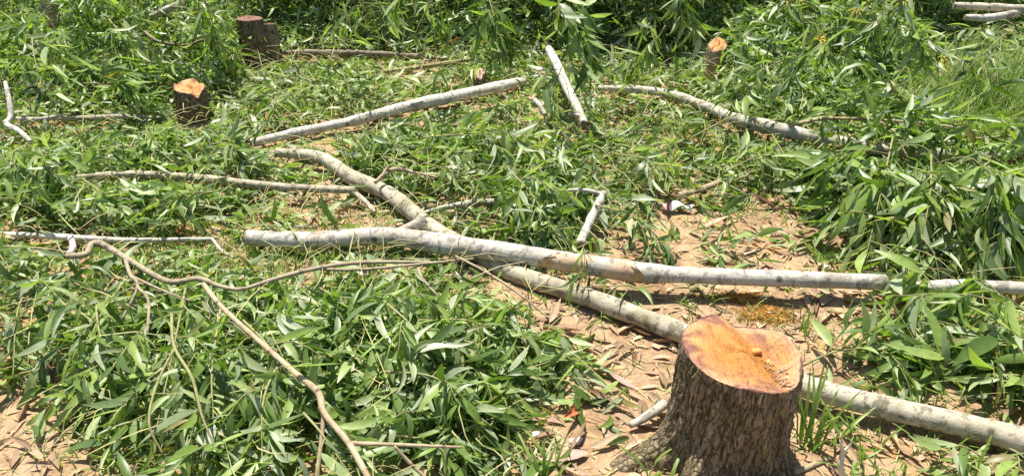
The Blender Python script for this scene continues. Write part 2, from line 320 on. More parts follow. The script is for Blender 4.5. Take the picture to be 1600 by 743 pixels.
# ------------------------------------------------------------------ tubes
def spline(pts, n):
    pts = np.asarray(pts, float)
    if len(pts) == 2: return pts[0] + (pts[1] - pts[0]) * np.linspace(0, 1, n)[:, None]
    p = np.vstack([2 * pts[0] - pts[1], pts, 2 * pts[-1] - pts[-2]])
    u = np.linspace(0, len(pts) - 1 - 1e-6, n); i = u.astype(int); t = (u - i)[:, None]
    a, b, c, d = p[i], p[i + 1], p[i + 2], p[i + 3]
    return 0.5 * (2 * b + (c - a) * t + (2 * a - 5 * b + 4 * c - d) * t * t + (3 * b - a - 3 * c + d) * t ** 3)
def tube_arrays(path, rad, sides=8, rough=0.0, seed=0, close=True):
    path = np.asarray(path, float); n = len(path); rad = np.broadcast_to(np.asarray(rad, float), (n,))
    tg = nrm(np.gradient(path, axis=0)); up = np.array([0, 0, 1.0]) if abs(tg[0][2]) < 0.9 else np.array([1.0, 0, 0])
    N = np.zeros_like(path); N[0] = nrm(np.cross(np.cross(tg[0], up), tg[0]))
    for i in range(1, n):
        v = N[i - 1] - tg[i] * (N[i - 1] @ tg[i]); N[i] = v / np.linalg.norm(v)
    B = np.cross(tg, N); a = np.linspace(0, 2 * math.pi, sides, endpoint=False)
    ring = np.cos(a)[None, :, None] * N[:, None] + np.sin(a)[None, :, None] * B[:, None]
    r = np.repeat(rad[:, None], sides, 1)
    if rough:
        s = np.concatenate([[0], np.cumsum(np.linalg.norm(np.diff(path, axis=0), axis=1))])
        Rm = rad.mean(); S = np.repeat(s[:, None], sides, 1)
        r = r * (1 + rough * (grid_noise(S, np.cos(a)[None] * Rm + np.zeros_like(S), Rm * 1.6, seed + 5) + grid_noise(S + 7, np.sin(a)[None] * Rm + np.zeros_like(S), Rm * 1.6, seed + 6)
                         + 0.7 * grid_noise(S, np.zeros_like(S), Rm * 3.5, seed + 9)))
    V = (path[:, None] + ring * r[..., None]).reshape(-1, 3)
    I = np.arange(n * sides).reshape(n, sides); J = np.roll(I, -1, 1)
    q = np.stack([I[:-1], J[:-1], J[1:], I[1:]], -1).reshape(-1, 4)
    T = np.concatenate([q[:, [0, 1, 2]], q[:, [0, 2, 3]]])
    if close:
        V = np.vstack([V, path[0], path[-1]]); c0, c1 = n * sides, n * sides + 1
        T = np.vstack([T, np.stack([J[0], I[0], np.full(sides, c0)], -1), np.stack([I[-1], J[-1], np.full(sides, c1)], -1)])
    return V, T
def join(parts):
    V, T, off = [], [], 0
    for v, t in parts:
        V.append(v); T.append(t + off); off += len(v)
    return np.vstack(V), np.vstack(T)
def disc_mesh(c, axis, r, rough=0.05, seed=0, rings=5, sides=20, dome=0.04):
    axis = nrm(np.asarray(axis, float)); up = np.array([0, 0, 1.0]) if abs(axis[2]) < 0.9 else np.array([1.0, 0, 0])
    e1 = nrm(np.cross(up, axis)); e2 = np.cross(axis, e1); V = [c + axis * r * dome]; A = [0.0]
    a = np.linspace(0, 2 * math.pi, sides, endpoint=False); rr = np.random.default_rng(seed)
    for k in range(1, rings + 1):
        f = k / rings
        for t in a:
            V.append(c + r * f * (math.cos(t) * e1 + math.sin(t) * e2) + axis * r * (dome * (1 - f) + rr.normal(0, rough) * (f < 1))); A.append(f)
    T = [(0, 1 + i, 1 + (i + 1) % sides) for i in range(sides)]
    for k in range(rings - 1):
        b = 1 + k * sides; d = b + sides
        for i in range(sides): j = (i + 1) % sides; T += [(b + i, d + i, d + j), (b + i, d + j, b + j)]
    return mesh_np('cut_end', np.array(V), np.array(T), {'rad': np.array(A)})

LOGS = []
MASK = np.full((372, 800), np.inf)      # how far the poles and stumps stand: loose leaves are cleared off them
SUNM = np.full((700, 960), -9.0)          # the same seen from the sun: sprigs do not bury the poles, they lie on top of the brush
def sun_ij(p):
    p = np.asarray(p, float); h = p[..., 2] / SUND.z
    return np.clip((p[..., 1] - h * SUND.y) / .015, 0, 699).astype(int), np.clip((p[..., 0] - h * SUND.x + 7.2) / .015, 0, 959).astype(int)
def stamp(path, rad, grow=1.0, back=0.0):
    for p, r in zip(path, rad):
        i, j = sun_ij(p); k = int(r / .015) + 1; sub = SUNM[max(0, i - k):i + k + 1, max(0, j - k):j + k + 1]; sub[:] = np.maximum(sub, p[2])
    for p, r in zip(path, rad):
        a, b, dz = proj(p); rr = (r * grow * FPX / dz + 1.5) / 2; a, b = a / 2, b / 2
        i0, i1, j0, j1 = int(max(0, b - rr)), int(min(371, b + rr + 1)), int(max(0, a - rr)), int(min(799, a + rr + 1))
        if i1 <= i0 or j1 <= j0: continue
        ii, jj = np.mgrid[i0:i1 + 1, j0:j1 + 1]; m = (ii - b) ** 2 + (jj - a) ** 2 <= rr * rr; sub = MASK[i0:i1 + 1, j0:j1 + 1]; sub[m] = np.minimum(sub[m], dz + back)
def hides(pos, d, ln):
    h = np.zeros(len(pos), bool); U = np.random.default_rng(5).random(len(pos))
    for f in (.1, .35, .6, .85, 1.0):
        a, b, dz = proj(pos + d * (ln * f)[:, None]); ok = (a >= 0) & (a < 1599) & (b >= 0) & (b < 742); i, j = np.clip(b / 2, 0, 371).astype(int), np.clip(a / 2, 0, 799).astype(int)
        h |= ok & (dz < MASK[i, j]) & (MASK[i, j] < 1e6)
        q_ = pos + d * (ln * f)[:, None]; i, j = sun_ij(q_); h |= (q_[:, 2] > SUNM[i, j]) & (SUNM[i, j] > -5) & (U < .8)
    return h
def log(name, label, cat, pts, mat, sides=14, rough=0.06, cut=(True, True), cutmat='cut_pale', stubs=(), forks=(), group=None, seed=0, patch=None):
    """pts: (px, py, width in photo pixels, height of the centre above the soil or None = resting on it)."""
    W, R = [], []
    for px, py, w, h in pts:
        z = 0.03 if h is None else h
        for _ in range(3):
            p = P(px, py, z); r = w / 2 * depth(p) / FPX
            if h is None: z = gz1(p) + r * 0.8
        W.append(p); R.append(r)
    W, R = np.array(W), np.array(R)
    L = np.linalg.norm(np.diff(W, axis=0), axis=1).sum(); n = int(max(12, min(160, L / max(0.008, R.mean() * 0.5))))
    path = spline(W, n); rad = spline(np.stack([R, R, R], -1), n)[:, 0]
    root = thing(name, label, cat, W[0] - np.array([0, 0, R[0]]), group); o0 = np.array(root.location)
    v, t = tube_arrays(path - o0, rad, sides, rough, seed)
    link('bark', mesh_np(name + '_bark', v, t), M[mat], root)
    tg = nrm(np.gradient(path, axis=0))
    for k, (use, i, s) in enumerate(((cut[0], 0, -1), (cut[1], -1, 1))):
        if use: link('cut_end', disc_mesh(path[i] - o0 + tg[i] * s * 0.002, tg[i] * s, rad[i] * 1.0, seed=seed + k), M[cutmat], root)
    for f, length, ang, tilt, rs in stubs:           # short cut side branches
        i = int(f * (n - 1)); side = nrm(np.cross(tg[i], np.array([0, 0, 1.0]))); d = nrm(tg[i] * math.cos(ang) + (side * math.cos(tilt) + np.array([0, 0, 1]) * math.sin(tilt)) * math.sin(ang))
        b = path[i] - o0; sp_ = spline([b, b + d * length * 0.5 + rng.normal(0, 0.002, 3), b + d * length], 8)
        v, t = tube_arrays(sp_, np.linspace(rad[i] * min(1, rs * 1.5), rad[i] * rs, 8), 10, 0.05, seed + 3)
        st = link('branch_stub', mesh_np('branch_stub', v, t), M[mat], root)
        link('cut_end', disc_mesh(sp_[-1] + d * 0.0015, d, rad[i] * rs, rings=3, sides=10), M[cutmat], st)
    for fp in forks:                                 # thinner limbs of the same piece: list of (px,py,w,h)
        Q = np.array([P(a, b, c2) for a, b, _, c2 in fp]); rq = np.array([w / 2 * depth(q_) / FPX for q_, (_, _, w, _) in zip(Q, fp)])
        m_ = max(8, 6 * len(fp)); v, t = tube_arrays(spline(Q, m_) - o0, spline(np.stack([rq] * 3, -1), m_)[:, 0], 9, 0.06, seed + 8)
        link('limb', mesh_np('limb', v, t), M[mat], root)
    if patch:                                        # peeled strip lying just proud of the bark, at a range along the log
        f0, f1, a0, a1 = patch; i0, i1 = int(f0 * (n - 1)), int(f1 * (n - 1)); V = []; A = np.linspace(a0, a1, 7)
        v, _ = tube_arrays(path - o0, rad * 1.012, 48, rough, seed, close=False); v = v.reshape(n, 48, 3)
        ks = np.arange(int(a0 * 48), int(a1 * 48) + 1); rows = []
        for i in range(i0, i1 + 1):
            e = min(1, (i - i0) / 4, (i1 - i) / 4); e = 0.35 + 0.65 * max(0, e); m0 = (ks[0] + ks[-1]) / 2
            rows.append([v[i][int(round(m0 + (k - m0) * e)) % 48] + tg[i] * 0 for k in ks])
        g = np.array(rows); ni_, nj_ = g.shape[:2]; ix = np.arange(ni_ * nj_).reshape(ni_, nj_)
        qq = np.stack([ix[:-1, :-1], ix[1:, :-1], ix[1:, 1:], ix[:-1, 1:]], -1).reshape(-1, 4)
        link('peeled_patch', mesh_np('peeled_patch', g.reshape(-1, 3), np.vstack([qq[:, [0, 1, 2]], qq[:, [0, 2, 3]]])), M['peeled'], root)
    LOGS.append((path, rad)); kp = np.sin(np.arange(n) * .33 + 1) > -.15 if seed == 21 else np.ones(n, bool); stamp(path[kp], rad[kp], 1.15 if rad.mean() > .012 else 2.2)
    for fp in forks:
        Q = np.array([P(a, b, c2) for a, b, _, c2 in fp]); stamp(spline(Q, 60), np.full(60, .007))
    return root

# ------------------------------------------------------------------ felled poles
PI = math.pi
log('felled_pole', 'long pale pole lying across the middle with a forked stub and a peeled knot', 'log',
    [(386, 371, 25, .055), (480, 375, 27, .06), (600, 369, 29, .07), (690, 381, 33, .085), (800, 395, 31, .10), (900, 411, 31, .10), (1000, 425, 32, .095), (1060, 429, 26, .09), (1200, 434, 25, .085), (1382, 441, 25, .08)],
    'bark_pale', 16, 0.05, cutmat='cut_pale', stubs=[(.2, .012, 1.4, .9, .3), (.47, .014, 1.4, -.2, .28), (.78, .012, 1.4, .6, .25), (.9, .015, 1.4, 1.4, .3)], forks=[[(612, 371, 26, .07), (640, 357, 18, .095), (664, 341, 15, .13)]], seed=1, patch=(0.50, 0.675, 0.02, 0.60))
log('felled_pole', 'long mottled pole passing under the crossing pole and behind the big stump', 'log',
    [(432, 238, 15, .06), (500, 246, 19, .05), (550, 277, 23, .05), (605, 301, 24, .045), (645, 332, 26, .045), (685, 362, 26, .04), (740, 392, 27, .035), (800, 425, 29, .04), (900, 458, 30, .045), (1000, 495, 31, .05), (1062, 518, 33, .055),
     (1160, 560, 34, .06), (1255, 602, 36, .065), (1400, 640, 37, .06), (1500, 662, 39, .055), (1610, 691, 41, .055), (1780, 740, 42, .05)],
    'bark_mottled', 16, 0.06, cutmat='cut_red', stubs=[(0.735, 0.03, 1.2, 0.2, 0.35), (0.235, 0.025, 1.3, 1.2, 0.4), (.47, .015, 1.3, .8, .35), (.545, .02, 1.2, .4, .4), (.38, .012, 1.3, -.2, .3), (.1, .015, 1.2, .9, .35), (.66, .014, 1.3, 1.3, .3)], seed=2)
log('felled_pole', 'bright whitish pole sloping up through the leaves behind the crossing poles', 'log',
    [(392, 223, 13, .03), (480, 204, 15, .04), (560, 187, 16, .05), (640, 166, 18, .06), (720, 149, 19, .06), (790, 134, 18, .06), (818, 127, 13, .05)],
    'bark_white', 14, 0.06, seed=3, stubs=[(0.45, 0.03, 1.2, 0.5, 0.4)])
log('felled_branch', 'thin straight tan pole ending against the bend of the mottled pole', 'branch',
    [(120, 277, 9, .07), (200, 272, 11, .075), (300, 277, 12, .07), (400, 288, 12, .065), (480, 294, 12, .06), (556, 297, 12, .06)],
    'bark_mottled', 12, 0.07, seed=4, forks=[[(548, 297, 9, .06), (568, 312, 8, .03), (586, 332, 7, .01)]], stubs=[(0.3, 0.02, 1.2, 1.0, 0.5), (0.62, 0.02, 1.2, -0.6, 0.5)])
log('felled_branch', 'slender white stick with a small fork lying over leaves toward the long pole', 'branch',
    [(-40, 364, 8, .05), (60, 368, 9, .05), (112, 371, 10, .05), (200, 375, 8, .05), (280, 374, 7, .045), (333, 373, 6, .04)],
    'bark_white', 10, 0.07, seed=5, forks=[[(110, 371, 9, .05), (114, 386, 10, .04), (104, 402, 9, .03)], [(332, 373, 5, .04), (345, 390, 5, .03), (365, 402, 4, .02)]])
log('felled_branch', 'pale upright leaning pole with dark rings propped in the leafy thicket', 'branch',
    [(857, 76, 12, .24), (872, 105, 14, .21), (885, 135, 14, .18), (900, 165, 14, .14), (914, 195, 13, .08)],
    'bark_white', 12, 0.06, seed=6, stubs=[(0.45, 0.02, 1.2, 0.3, 0.5), (0.9, 0.09, 1.3, 0.5, 0.3)])
log('felled_pole', 'knobbly grey brown pole half buried under leaves with a snapped bark collar', 'log',
    [(935, 138, 9, .07), (1000, 140, 12, .08), (1050, 148, 14, .08), (1100, 165, 15, .09), (1140, 183, 18, .09), (1160, 189, 22, .09), (1250, 209, 22, .09), (1340, 227, 22, .08), (1450, 240, 20, .07), (1610, 246, 18, .06), (1740, 262, 18, .05)],
    'bark_pale', 14, 0.08, seed=7, stubs=[(0.36, 0.03, 1.2, 1.1, 0.4), (0.44, 0.025, 1.2, 0.9, 0.4)], patch=(0.27, 0.315, 0.0, 0.98))
log('felled_branch', 'dark grey branch lying at the foot of the shaded back thicket', 'branch',
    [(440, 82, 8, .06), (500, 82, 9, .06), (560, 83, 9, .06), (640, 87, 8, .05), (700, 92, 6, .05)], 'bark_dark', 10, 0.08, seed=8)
log('felled_branch', 'greenish mossy stick angled below the shaded back thicket', 'branch',
    [(600, 112, 6, .04), (650, 106, 7, .05), (690, 100, 7, .06), (735, 93, 6, .06)], 'stem_green', 10, 0.08, seed=9)
log('felled_pole', 'greenish brown straight log on top of the brush in the far corner', 'log',
    [(1490, 9, 10, .38), (1540, 11, 12, .38), (1600, 14, 12, .38), (1700, 20, 12, .36)], 'bark_mottled', 12, 0.06, seed=10)
log('felled_pole', 'smooth grey curved log just below the greenish log in the far corner', 'log',
    [(1508, 27, 9, .33), (1545, 28, 12, .33), (1580, 22, 12, .35), (1620, 10, 12, .38), (1700, -10, 12, .42)], 'bark_pale', 12, 0.05, seed=11)
log('felled_pole', 'pale pole end half hidden beneath drooping dark leaves at the frame edge', 'log',
    [(1400, 452, 20, .05), (1480, 446, 20, .05), (1560, 448, 21, .05), (1620, 452, 21, .05), (1760, 462, 22, .05)], 'bark_pale', 14, 0.05, seed=12)
log('felled_branch', 'grey branch stub poking up out of the far leaf heap', 'branch',
    [(236, 27, 10, .30), (258, 17, 11, .36), (285, 4, 8, .42)], 'bark_pale', 10, 0.07, seed=13)
log('felled_branch', 'thin dark curved branch in front of the far leaf heap', 'branch',
    [(226, 50, 5, .25), (248, 65, 5, .22), (290, 71, 5, .2), (318, 62, 4, .24)], 'bark_dark', 8, 0.07, seed=14)
log('felled_branch', 'crooked white branch kinked in a zigzag at the heap edge', 'branch',
    [(8, 128, 6, .30), (15, 160, 8, .22), (17, 183, 9, .16), (10, 194, 9, .14), (30, 205, 9, .12), (48, 222, 8, .08)], 'bark_white', 10, 0.07, seed=15,
    forks=[[(17, 185, 6, .15), (60, 186, 6, .12), (100, 180, 6, .12)]])
log('felled_branch', 'pale twig lying along the heap foot beside the crooked white branch', 'branch',
    [(60, 186, 5, .09), (130, 184, 7, .1), (190, 182, 8, .1), (250, 184, 5, .08)], 'bark_mottled', 8, 0.07, seed=16)
log('felled_branch', 'short stout pale stick standing out of leaves above the long pole', 'branch',
    [(944, 300, 11, .16), (935, 320, 13, .13), (922, 345, 14, .09), (906, 381, 13, .05)], 'bark_pale', 12, 0.1, seed=17,
    forks=[[(941, 303, 7, .155), (915, 297, 6, .16), (888, 297, 5, .15)]])
log('felled_branch', 'short dry stick with a darkened end behind the forked stub', 'branch',
    [(660, 333, 6, .03), (700, 323, 9, .035), (740, 317, 11, .04), (778, 315, 11, .04)], 'bark_pale', 10, 0.08, seed=18, cutmat='cut_red')
log('felled_branch', 'flat weathered stick under the bend of the mottled pole', 'branch',
    [(560, 336, 6, None), (600, 332, 8, None), (660, 325, 8, None), (700, 318, 6, None)], 'bark_tan', 8, 0.1, seed=19)
log('felled_branch', 'small forked brown twig rising above the bend of the mottled pole', 'branch',
    [(586, 285, 6, .10), (600, 273, 7, .12), (618, 264, 7, .13), (650, 270, 5, .12), (684, 277, 4, .1)], 'bark_tan', 8, 0.06, seed=20, forks=[[(596, 277, 5, .115), (604, 264, 5, .14), (612, 257, 4, .16)]])
log('felled_branch', 'crooked brown branch forking among the front leaves with long bare side twigs', 'branch',
    [(104, 400, 9, .14), (134, 397, 10, .145), (144, 381, 10, .15), (163, 383, 10, .15), (205, 408, 9, .15), (262, 439, 9, .15), (310, 435, 8, .15), (345, 447, 7, .15), (378, 451, 7, .15), (425, 437, 7, .14), (480, 422, 7, .13), (540, 412, 7, .12), (600, 409, 6, .11), (690, 410, 4, .1)],
    'bark_twig', 10, 0.08, seed=21,
    forks=[[(500, 420, 5, .12), (560, 421, 5, .11), (640, 414, 4, .11), (740, 404, 4, .1)], [(652, 410, 5, .1), (660, 435, 5, .09), (690, 468, 3, .05)],
            [(196, 406, 6, .19), (204, 430, 6, .2), (215, 448, 5, .2), (190, 500, 4, .14)], [(207, 432, 5, .2), (260, 456, 4, .18), (300, 470, 3, .16)], [(215, 448, 5, .2), (232, 470, 5, .19), (230, 520, 4, .16)]])
log('felled_branch', 'long thin tan branch forking down through the near leaves to the bottom edge', 'branch',
    [(318, 444, 8, .17), (340, 472, 8, .185), (366, 498, 8, .195), (410, 537, 9, .20), (460, 581, 10, .20), (497, 613, 11, .20), (507, 645, 10, .195), (545, 692, 10, .18), (575, 745, 10, .17), (605, 800, 10, .15)],
    'bark_tan', 10, 0.06, seed=22, stubs=[(0.36, 0.015, 1.1, 0.5, 0.6)],
    forks=[[(545, 692, 8, .17), (620, 694, 6, .17), (722, 698, 4, .15)], [(506, 645, 7, .19), (502, 690, 7, .15), (494, 750, 7, .1)], [(616, 696, 5, .17), (640, 722, 6, .13), (680, 760, 6, .08)]])
log('bare_twig', 'slim bare twig slanting from the pole crossing over reddish soil', 'twig',
    [(712, 400, 4, .12), (760, 425, 4, .1), (810, 458, 4, .07), (862, 500, 3, .02)], 'bark_tan', 7, 0.05, seed=23)
log('bare_twig', 'long bent bare twig crossing above the knobbly grey brown pole', 'twig',
    [(1236, 196, 6, .16), (1262, 190, 5, .2), (1300, 185, 5, .22), (1400, 189, 4, .22), (1470, 196, 4, .2), (1540, 208, 3, .18)], 'bark_tan', 7, 0.05, seed=24, forks=[[(1370, 187, 4, .22), (1395, 205, 3, .2), (1420, 250, 3, .1)]])
log('bare_twig', 'pale straight twig lying over the leaves at the far grass edge', 'twig',
    [(1480, 222, 3, .2), (1540, 215, 3, .2), (1620, 210, 3, .2)], 'bark_tan', 6, 0.05, seed=25)
log('bare_twig', 'fine green twig hanging in a curve through the lowest front leaves', 'twig',
    [(268, 490, 5, .26), (272, 540, 5, .25), (300, 590, 5, .24), (316, 650, 4, .2), (340, 705, 3, .14)], 'stem_green', 7, 0.05, seed=26, forks=[[(272, 545, 4, .25), (245, 600, 4, .22), (233, 660, 4, .2), (255, 710, 3, .14)]])
log('pale_stick', 'bright split stick standing upright in the grass beside the big stump', 'stick',
    [(1312, 688, 6, .12), (1317, 705, 9, .09), (1313, 725, 9, .05), (1322, 752, 7, .0)], 'bamboo', 8, 0.12, seed=27) if False else None
log('dry_stick', 'short dry stick on the soil near the roots of the big stump', 'stick',
    [(1240, 738, 9, None), (1270, 726, 9, None), (1298, 714, 6, None)], 'bark_tan', 8, 0.1, seed=28)
log('dry_stick', 'stubby pale broken stick leaning on the big stump root', 'stick',
    [(985, 664, 9, .03), (1010, 650, 15, .04), (1040, 630, 17, .05)], 'bark_pale', 10, 0.1, seed=29)
log('dry_stick', 'fallen brown stick poking from the leaves above the bare patch', 'stick',
    [(1060, 305, 9, .05), (1095, 296, 10, .05), (1125, 284, 8, .06)], 'bark_tan', 9, 0.1, seed=30)
log('dry_stick', 'short curved stick end below the propped pale pole', 'stick',
    [(832, 155, 8, .1), (842, 163, 9, .09), (852, 180, 7, .05)], 'bark_pale', 8, 0.08, seed=31)
for o in [o for o in bpy.data.objects if o.get('label', '').startswith(('bright split',))]: pass
root = thing('pale_stick', 'bright split stick standing upright in the grass beside the big stump', 'stick', P(1320, 752, 0))
_o = np.array(root.location); _pp = np.array([P(1320, 752, 0.0), P(1313, 728, .05), P(1317, 705, .09), P(1312, 686, .13)]) - _o
_v, _t = tube_arrays(spline(_pp, 12), np.array([.007, .008, .009, .009, .0085, .008, .008, .007, .006, .005, .003, .001]), 7, 0.12, 3); link('shaft', mesh_np('shaft', _v, _t), M['bamboo'], root)
_v, _t = tube_arrays(spline([_pp[2], _pp[2] + np.array([.012, .0, .02]), _pp[2] + np.array([.014, 0, .05])], 6), np.array([.004, .004, .003, .003, .002, .0005]), 5); link('splinter', mesh_np('splinter', _v, _t), M['bamboo'], root)

# ------------------------------------------------------------------ stumps
def stump(label, base, H, rt, rb, topf, cutmat, res=(72, 30), ridge=0.012, roots=(), lean=(0, 0), seed=0, squash=1.0, barkmat='stump_bark', outline=None):
    """Bark mantle with furrows and root flare, and a cut face laid inside its rim; topf(x, y) adds to the height of the cut."""
    na, nz_ = res; root = thing('tree_stump', label, 'stump', (base[0], base[1], gz1(base)), 'cut tree stumps')
    A = np.linspace(0, 2 * PI, na, endpoint=False); ca, sa = np.cos(A), np.sin(A)
    out = np.ones(na) if outline is None else outline(A)
    out = out * (1 + 0.03 * grid_noise(ca, sa, 0.7, seed + 1))
    V, C = [], []
    for k in range(nz_):
        f = k / (nz_ - 1)
        r = (rb + (rt - rb) * f ** 0.6) * out
        for (ra, amp, wid, hh) in roots:
            d = (A - ra + PI) % (2 * PI) - PI
            r = r + amp * np.exp(-(d / wid) ** 2) * np.exp(-(f * H / hh) ** 1.3)
        x, y = r * ca, r * sa * squash
        ztop = H + topf(rt * out * ca, rt * out * sa * squash)
        z = -0.03 + (ztop + 0.03) * f
        S = A * rt / max(rt, .05)
        w = grid_noise(A * 17 + 1.2 * grid_noise(A * 5, z * 22, 1.0, seed + 2), z * 9, 1.0, seed + 3) + 0.7 * grid_noise(A * 38 + grid_noise(A * 9, z * 40, 1.0, seed + 8), z * 21, 1.0, seed + 4)
        w2 = grid_noise(A * 60, z * 70, 1.0, seed + 6)
        seam = np.clip(np.minimum(A, 2 * PI - A) / 0.25, 0, 1)
        dsp = (ridge * np.abs(w) ** 0.7 * 1.9 + ridge * 0.35 * w2) * (0.25 + 0.75 * seam) * (1 - 0.75 * np.clip((f - .9) / .1, 0, 1))
        x = x + ca * dsp + lean[0] * f * H; y = y + sa * dsp + lean[1] * f * H
        V.append(np.stack([x, y, z], -1)); C.append(np.clip(0.85 - np.abs(w) * 3.0, 0, 0.85))
    V = np.array(V); I = np.arange(na * nz_).reshape(nz_, na); J = np.roll(I, -1, 1)
    qd = np.stack([I[:-1], J[:-1], J[1:], I[1:]], -1).reshape(-1, 4)
    link('bark', mesh_np('stump_bark', V.reshape(-1, 3), np.vstack([qd[:, [0, 1, 2]], qd[:, [0, 2, 3]]]), {'crack': np.array(C).ravel()}), M[barkmat], root)
    rim = V[-1]; cen = np.array([lean[0] * H, lean[1] * H, 0]); rings = 26 if na > 100 else 10
    rr = np.random.default_rng(seed); W, R = [], []
    for k in range(rings + 1):
        f = 1 - k / rings; xy = cen[:2] + (rim[:, :2] - cen[:2]) * max(f, 0.002)
        z = H + topf(xy[:, 0] - cen[0], xy[:, 1] - cen[1]) + (0.0005 if na > 100 else 0.003) * rr.normal(0, 1, na) * (0 < k)
        if k == 0: z = rim[:, 2]
        W.append(np.stack([xy[:, 0], xy[:, 1], z], -1)); R.append(np.full(na, f))
    W = np.array(W); I = np.arange(na * (rings + 1)).reshape(rings + 1, na); J = np.roll(I, -1, 1)
    qd = np.stack([I[:-1], J[:-1], J[1:], I[1:]], -1).reshape(-1, 4)
    link('cut_face', mesh_np('cut_face', W.reshape(-1, 3), np.vstack([qd[:, [0, 1, 2]], qd[:, [0, 2, 3]]]), {'rad': np.array(R).ravel()}), M[cutmat], root)
    zz_ = np.linspace(.18 * H, H, 30); stamp(np.stack([base[0] + lean[0] * zz_, base[1] + lean[1] * zz_, zz_], -1), np.full(30, rt))
    return root
def size_at(px, w, py, z):
    return w / 2 * float(depth(P(px, py, z))) / FPX

# big near stump
BH = 0.31
bt = P(1157, 556, BH); BR = 0.142
def top_big(x, y):
    # a slanted saw cut that drops to the near side, a valley on the right and a second smaller cut beyond it
    valley = 0.045 - 0.15 * (y + 0.0)
    s = (x - (0.055 - 0.22 * y))            # signed distance right of the valley line
    left = 0.012 - 0.125 * x + 0.075 * y
    right = -0.012 + 0.30 * np.clip(s, 0, 1) + 0.03 * y - 0.022 * np.exp(-((x - .092) ** 2 + (y - .02) ** 2) / .0014)
    g = np.clip((y + 0.12) / 0.13, 0, 1); base = left - 0.032 * g * np.exp(-(s / 0.035) ** 2)
    t = 1 / (1 + np.exp(-s / (0.006 + 0.03 * (1 - g))))
    return base * (1 - t) + (right - 0.012 - 0.02 * (1 - g)) * t
big = stump('large near tree stump with a fresh orange notched cut and furrowed bark', (bt[0], bt[1]), BH, BR, 0.150, top_big, 'cut', (380, 110), 0.0048,
            roots=[(PI * 1.08, 0.22, 0.22, 0.065), (PI * 1.30, 0.22, 0.16, 0.07), (PI * 1.75, 0.05, 0.25, 0.07), (PI * 0.55, 0.05, 0.3, 0.07), (0.1, 0.03, 0.3, 0.08)], seed=40, lean=(0, 0),
            outline=lambda A: 1 + 0.045 * np.cos(2 * (A - 0.2)) - 0.035 * np.exp(-((((A - 1.05) + PI) % (2 * PI) - PI) / 0.16) ** 2) - 0.03 * np.exp(-((((A - 5.3) + PI) % (2 * PI) - PI) / 0.2) ** 2))
BL = np.array(big.location)
def on_big(x, y): return np.array([x, y, BH + float(top_big(np.array(x), np.array(y)))])
# splinters, a loose chip and sawdust lying in the notch belong to the cut
for k in range(16):
    y0 = rng.uniform(-.095, -.02); x0 = 0.055 - 0.22 * y0 + rng.normal(0.005, .006); b = on_big(x0, y0)
    d = nrm(np.array([rng.uniform(.6, 1.0), rng.uniform(-.2, .45), rng.uniform(.5, 1.0)])); L_ = rng.uniform(.03, .065)
    v, t = tube_arrays(spline([b - d * .004, b + d * L_ * .6, b + d * L_ + np.array([0, 0, -.002])], 5), np.linspace(.0019, .0005, 5), 4); link('splinter', mesh_np('splinter', v, t), M['chip'], big)
for (x0, y0, a, s) in ((.052, .035, .4, 1.0), (.075, -.005, -.9, .8)):
    b = on_big(x0, y0) + np.array([0, 0, .006]); bx = np.array([[-.014, -.007, -.005], [.013, -.009, -.005], [.016, .006, -.004], [-.010, .009, -.005], [-.012, -.005, .006], [.008, -.008, .009], [.012, .004, .005], [-.009, .006, .008]]) * s
    R_ = np.array([[math.cos(a), -math.sin(a), 0], [math.sin(a), math.cos(a), 0], [0, 0, 1]]); F4 = [(0, 3, 2, 1), (4, 5, 6, 7), (0, 1, 5, 4), (1, 2, 6, 5), (2, 3, 7, 6), (3, 0, 4, 7)]
    link('chip', mesh_np('chip', bx @ R_.T + b, np.array([t for f in F4 for t in ((f[0], f[1], f[2]), (f[0], f[2], f[3]))]), smooth=False), M['chip_orange'], big)
def grains(n, sampler, size, flat=0.6):
    V, T = [], []
    for k in range(n):
        c = sampler(); s = size * rng.uniform(.5, 1.4); q_ = rng.normal(0, 1, (4, 3)) * s; q_[:, 2] *= flat
        V.append(c + q_); T.append(np.array([(0, 1, 2), (0, 2, 3), (0, 3, 1), (1, 3, 2)]) + 4 * k)
    return np.vstack(V), np.vstack(T)
def notch_pt():
    y0 = np.clip(rng.normal(-.02, .05), -.11, .09); x0 = 0.055 - 0.22 * y0 - abs(rng.normal(0, .028)) + .012
    return on_big(x0, y0)
v, t = grains(2600, notch_pt, .0010); sd = link('sawdust', mesh_np('sawdust', v, t, smooth=False), M['sawdust'], big); sd['kind'] = 'stuff'

def small_stump(label, px, py_top, w, py_base, cutmat, h=None, seed=0, tilt=(0, 0), jag=0.0, flare=1.08, barkmat='stump_bark', lean=(0, 0), roots=()):
    b = P(px, py_base, 0.0)
    # height at which the cut centre shows at py_top straight above the base
    lo, hi = 0.02, 1.2
    for _ in range(40):
        mid = (lo + hi) / 2
        if proj(np.array([b[0] + lean[0] * mid, b[1] + lean[1] * mid, mid]))[1] > py_top: lo = mid
        else: hi = mid
    H = lo; r = w / 2 * float(depth(np.array([b[0], b[1], H]))) / FPX
    return stump(label, b, H, r, r * flare, lambda x, y: tilt[0] * x + tilt[1] * y + jag * r * grid_noise(x, y, r * .35, seed + 7), cutmat, (72, 26), 0.0045, seed=seed, lean=lean, barkmat=barkmat, roots=roots)
s2 = small_stump('short stump with a bright orange splintered cut among the leaves', 305, 138, 45, 188, 'cut_small', seed=50, tilt=(-.15, .25), jag=.25, lean=(.05, 0))
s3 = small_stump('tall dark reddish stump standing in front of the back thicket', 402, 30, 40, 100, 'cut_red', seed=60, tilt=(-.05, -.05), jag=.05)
s3b = small_stump('black charred looking stump pressed against the tall reddish stump', 429, 38, 22, 96, 'cut_red', seed=65, tilt=(.1, -.2), jag=.1, barkmat='bark_dark')
